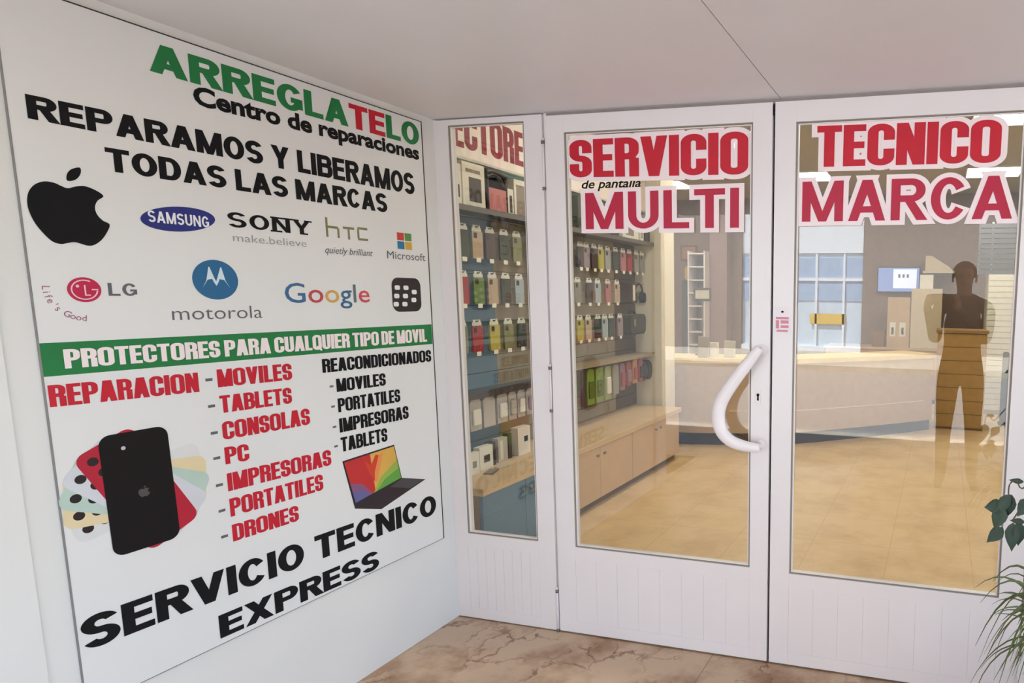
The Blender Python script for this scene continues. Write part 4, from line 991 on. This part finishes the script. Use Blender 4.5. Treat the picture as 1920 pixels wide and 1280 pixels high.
for k in range(160):
    g = random.uniform(0, 2 * math.pi); R_ = random.uniform(0.10, 0.26); hh = random.uniform(0.12, 0.34)
    o1 = C0 + Vector((math.cos(g), math.sin(g) * 0.9, 0)) * 0.02
    mid = C0 + Vector((math.cos(g) * R_ * 0.55, math.sin(g) * R_ * 0.5, hh)); end = C0 + Vector((math.cos(g) * R_, math.sin(g) * R_ * 0.8, random.uniform(-0.12, 0.16)))
    if end.y > -0.06: end.y = -0.08
    blade(o1, mid, end, random.uniform(0.0026, 0.0056))
for (mx_, mz, ex, ez) in ((2.25, 0.72, 2.215, 0.45), (2.24, 0.62, 2.15, 0.36), (2.30, 0.76, 2.22, 0.52), (2.20, 0.58, 2.16, 0.30), (2.28, 0.70, 2.20, 0.61), (2.27, 0.66, 2.21, 0.58), (2.24, 0.56, 2.18, 0.42)):
    blade(C0, Vector((mx_, -0.58, mz)), Vector((ex, -0.56, ez)), 0.0030)
lv.build('foliage', SPI, sp)

# =================================================================== STREET BEHIND THE CAMERA (seen reflected in the glass)
struct('pavement', bx(-9, 12, -4.6, -3.1, -0.16, -0.02), pave, label='pavement in front of the porch')
struct('kerb', bx(-9, 12, -4.75, -4.6, -0.16, -0.02), mat('kerb_stone', (150, 146, 140), 0.8), label='stone kerb')
struct('road', bx(-14, 16, -11.5, -4.75, -0.26, -0.14), asph, label='grey asphalt road')
struct('pavement_opposite', bx(-14, 16, -15.2, -11.5, -0.26, -0.02), pave, label='pavement across the street')
fac = mat('facade_cream', (142, 134, 126), 0.8, var=0.05)
struct('wall_opposite', MB().box(-14, -3.4, -15.8, -15.2, -0.1, 9).box(-0.05, 16, -15.8, -15.2, -0.1, 9).box(-3.4, -0.05, -15.8, -15.2, 4.65, 9), fac, label='cream facade across the street')
sf = thing('shop_facade', 'pale blue and white shopfront across the street', 'shopfront', (-1.7, -15.2, 0.0))
SB = mat('facade_pale_blue', (206, 220, 228), 0.4); SBB = mat('facade_blue', (166, 190, 212), 0.4); SWH = mat('facade_white', (236, 238, 238), 0.5)
bx(-3.4, -0.05, -15.6, -15.3, -0.02, 4.65).build('back_panel', SB, sf)
bx(-3.4, -0.05, -15.3, -15.28, 1.35, 2.5).build('blue_panel', SBB, sf); bx(-3.4, -0.05, -15.3, -15.26, 2.62, 4.6).build('white_fascia', SWH, sf)
for x in (-2.9, -2.1, -1.3, -0.55): bx(x - 0.03, x + 0.03, -15.28, -15.24, 0.0, 2.6).build('mullion', SWH, sf)
bx(-3.4, -0.05, -15.28, -15.25, 1.88, 1.96).build('transom', SWH, sf); bx(-3.4, -0.05, -15.3, -15.2, -0.02, 0.12).build('sill', SWH, sf)
bx(-1.45, -0.5, -15.26, -15.24, 0.72, 1.0).build('yellow_sign', mat('sign_yellow', (224, 190, 104), 0.5), sf)
# the photographer, reflected in the door
def person():
    r = thing('person', 'person in dark jacket and trousers holding up a phone, reflected in the right door', 'person', (2.19, -2.72, 0.0))
    cx, cy = 2.19, -2.72
    J = {}; V = []; Rr = []; E = []
    def j(n, p, rad, par=None):
        J[n] = len(V); V.append(p); Rr.append(rad)
        if par: E.append((J[par], J[n]))
    j('pelvis', (cx, cy, 0.93), (0.150, 0.115)); j('waist', (cx, cy - 0.01, 1.08), (0.135, 0.10), 'pelvis'); j('chest', (cx, cy - 0.01, 1.27), (0.16, 0.11), 'waist'); j('collar', (cx, cy - 0.01, 1.41), (0.10, 0.075), 'chest')
    j('neck', (cx, cy + 0.005, 1.47), (0.052, 0.055), 'collar'); j('jaw', (cx - 0.005, cy + 0.03, 1.54), (0.062, 0.075), 'neck'); j('brow', (cx - 0.005, cy + 0.025, 1.62), (0.076, 0.092), 'jaw'); j('crown', (cx - 0.005, cy + 0.01, 1.67), (0.06, 0.07), 'brow')
    for s, n in ((-1, 'l'), (1, 'r')):
        j(n + 'hip', (cx + s * 0.09, cy, 0.86), (0.095, 0.10), 'pelvis'); j(n + 'knee', (cx + s * 0.105, cy + 0.02, 0.49), (0.062, 0.065), n + 'hip'); j(n + 'calf', (cx + s * 0.11, cy - 0.01, 0.34), (0.056, 0.06), n + 'knee'); j(n + 'ankle', (cx + s * 0.115, cy, 0.085), (0.040, 0.042), n + 'calf')
        j(n + 'toe', (cx + s * 0.135, cy + 0.15, 0.035), (0.042, 0.032), n + 'ankle')
        j(n + 'shoulder', (cx + s * 0.185, cy, 1.37), (0.062, 0.062), 'collar'); j(n + 'elbow', (cx + s * 0.178 - 0.02, cy + 0.09, 1.12), (0.048, 0.048), n + 'shoulder')
        wx = 2.034 + s * 0.105
        j(n + 'wrist', (wx, -2.425, 1.375), (0.030, 0.027), n + 'elbow'); j(n + 'palm', (wx - s * 0.008, -2.375, 1.415), (0.034, 0.018), n + 'wrist')
        for k, (dz, ln) in enumerate(((0.030, 0.9), (0.010, 1.0), (-0.010, 0.95), (-0.028, 0.8))):
            j('%sf%d' % (n, k), (wx - s * 0.004, -2.350, 1.428 + dz), 0.0095, n + 'palm'); j('%sg%d' % (n, k), (wx - s * 0.026 * ln, -2.336, 1.432 + dz), 0.0082, '%sf%d' % (n, k))
        j(n + 'thumb', (wx - s * 0.030, -2.372, 1.392), 0.011, n + 'palm'); j(n + 'thumbtip', (wx - s * 0.052, -2.362, 1.415), 0.009, n + 'thumb')
    me = bpy.data.meshes.new('body'); me.from_pydata(V, E, [])
    o = bpy.data.objects.new('body', me); COL.objects.link(o); o.parent = r; o.location = -r.location
    md = o.modifiers.new('skin', 'SKIN'); sv = me.skin_vertices[0].data if me.skin_vertices else None
    if sv is None:
        me.attributes; bm = bmesh.new(); bm.from_mesh(me); bm.verts.layers.skin.verify(); bm.to_mesh(me); bm.free(); sv = me.skin_vertices[0].data
    for i, q in enumerate(Rr): sv[i].radius = q if isinstance(q, tuple) else (q, q); sv[i].use_root = (i == 0)
    md.use_smooth_shade = True
    o.modifiers.new('subdivision', 'SUBSURF').levels = 1; o.modifiers[-1].render_levels = 2
    # skin on head and hands, cloth elsewhere
    m_ = bpy.data.materials.new('skin_and_dark_cloth'); m_.use_nodes = True; nt = m_.node_tree; b = nt.nodes['Principled BSDF']; b.inputs['Roughness'].default_value = 0.8
    tc = nt.nodes.new('ShaderNodeTexCoord'); sx = nt.nodes.new('ShaderNodeSeparateXYZ'); nt.links.new(tc.outputs['Object'], sx.inputs[0])
    def cmp_(ax, op, val):
        n = nt.nodes.new('ShaderNodeMath'); n.operation = op; nt.links.new(sx.outputs[ax], n.inputs[0]); n.inputs[1].default_value = val; return n.outputs[0]
    mxx = nt.nodes.new('ShaderNodeMath'); mxx.operation = 'MAXIMUM'; nt.links.new(cmp_(2, 'GREATER_THAN', 1.46), mxx.inputs[0]); nt.links.new(cmp_(1, 'GREATER_THAN', -2.41), mxx.inputs[1])
    c1 = nt.nodes.new('ShaderNodeMixRGB'); nt.links.new(cmp_(2, 'GREATER_THAN', 0.95), c1.inputs[0]); c1.inputs[1].default_value = lin((70, 66, 62)); c1.inputs[2].default_value = lin((44, 42, 44))
    c2 = nt.nodes.new('ShaderNodeMixRGB'); nt.links.new(mxx.outputs[0], c2.inputs[0]); nt.links.new(c1.outputs[0], c2.inputs[1]); c2.inputs[2].default_value = lin((172, 128, 104)); nt.links.new(c2.outputs[0], b.inputs['Base Color'])
    me.materials.append(m_)
    h = MB(); hc = Vector((cx - 0.005, cy + 0.006, 1.625)); n, ml = 20, 9; vs = []; fs = []
    for i in range(ml):
        t = math.radians(90 - i * 14)
        for k in range(n):
            g = 2 * math.pi * k / n; front = math.sin(g) > 0.2
            tt = max(t, math.radians(22)) if front else t
            vs.append(hc + Vector((0.087 * math.cos(g) * math.cos(tt), 0.102 * math.sin(g) * math.cos(tt), 0.088 * math.sin(tt))))
    for i in range(ml - 1):
        for k in range(n): fs.append((i * n + k, i * n + (k + 1) % n, (i + 1) * n + (k + 1) % n, (i + 1) * n + k))
    h.add(vs, fs); h.build('hair', mat('dark_hair', (40, 32, 28), 0.6), r, smooth=True)
    fc = MB(); fc.prism([(-0.012, 1.565), (0.012, 1.565), (0.006, 1.605), (-0.006, 1.605)], 1, 0.10, 0.128)
    f = MB(); f.add([(a + cx - 0.005, b_ + cy, c) for a, b_, c in fc.v], fc.f); f.build('nose', mat('skin', (172, 128, 104), 0.6), r, bevel=0.004)
    for s in (-1, 1):
        MB().prism(ell(cx - 0.005 + s * 0.03, 1.605, 0.012, 0.006, 12), 1, cy + 0.105, cy + 0.122).build('eye', mat('eye_dark', (40, 34, 32), 0.4), r)
        MB().prism(ell(cy + 0.02, 1.585, 0.018, 0.03, 14), 0, cx - 0.005 + s * 0.076, cx - 0.005 + s * 0.090).build('ear', mat('skin', (172, 128, 104), 0.6), r, bevel=0.004)
    bx(cx - 0.03, cx + 0.02, cy + 0.09, cy + 0.114, 1.535, 1.543).build('mouth', mat('lip', (140, 84, 76), 0.5), r)
    return r
person()
ph = thing('mobile_phone', 'dark mobile phone held up by the reflected person', 'phone', (2.034, -2.355, 1.39))
bx(1.955, 2.113, -2.360, -2.352, 1.392, 1.468).build('phone_body', mat('phone_dark', (32, 32, 36), 0.3), ph, bevel=0.003)
MB().prism(ell(2.034, 1.4297, 0.007, 0.007, 16), 1, -2.352, -2.3505).build('lens', mat('lens_dark', (46, 44, 46), 0.3), ph)
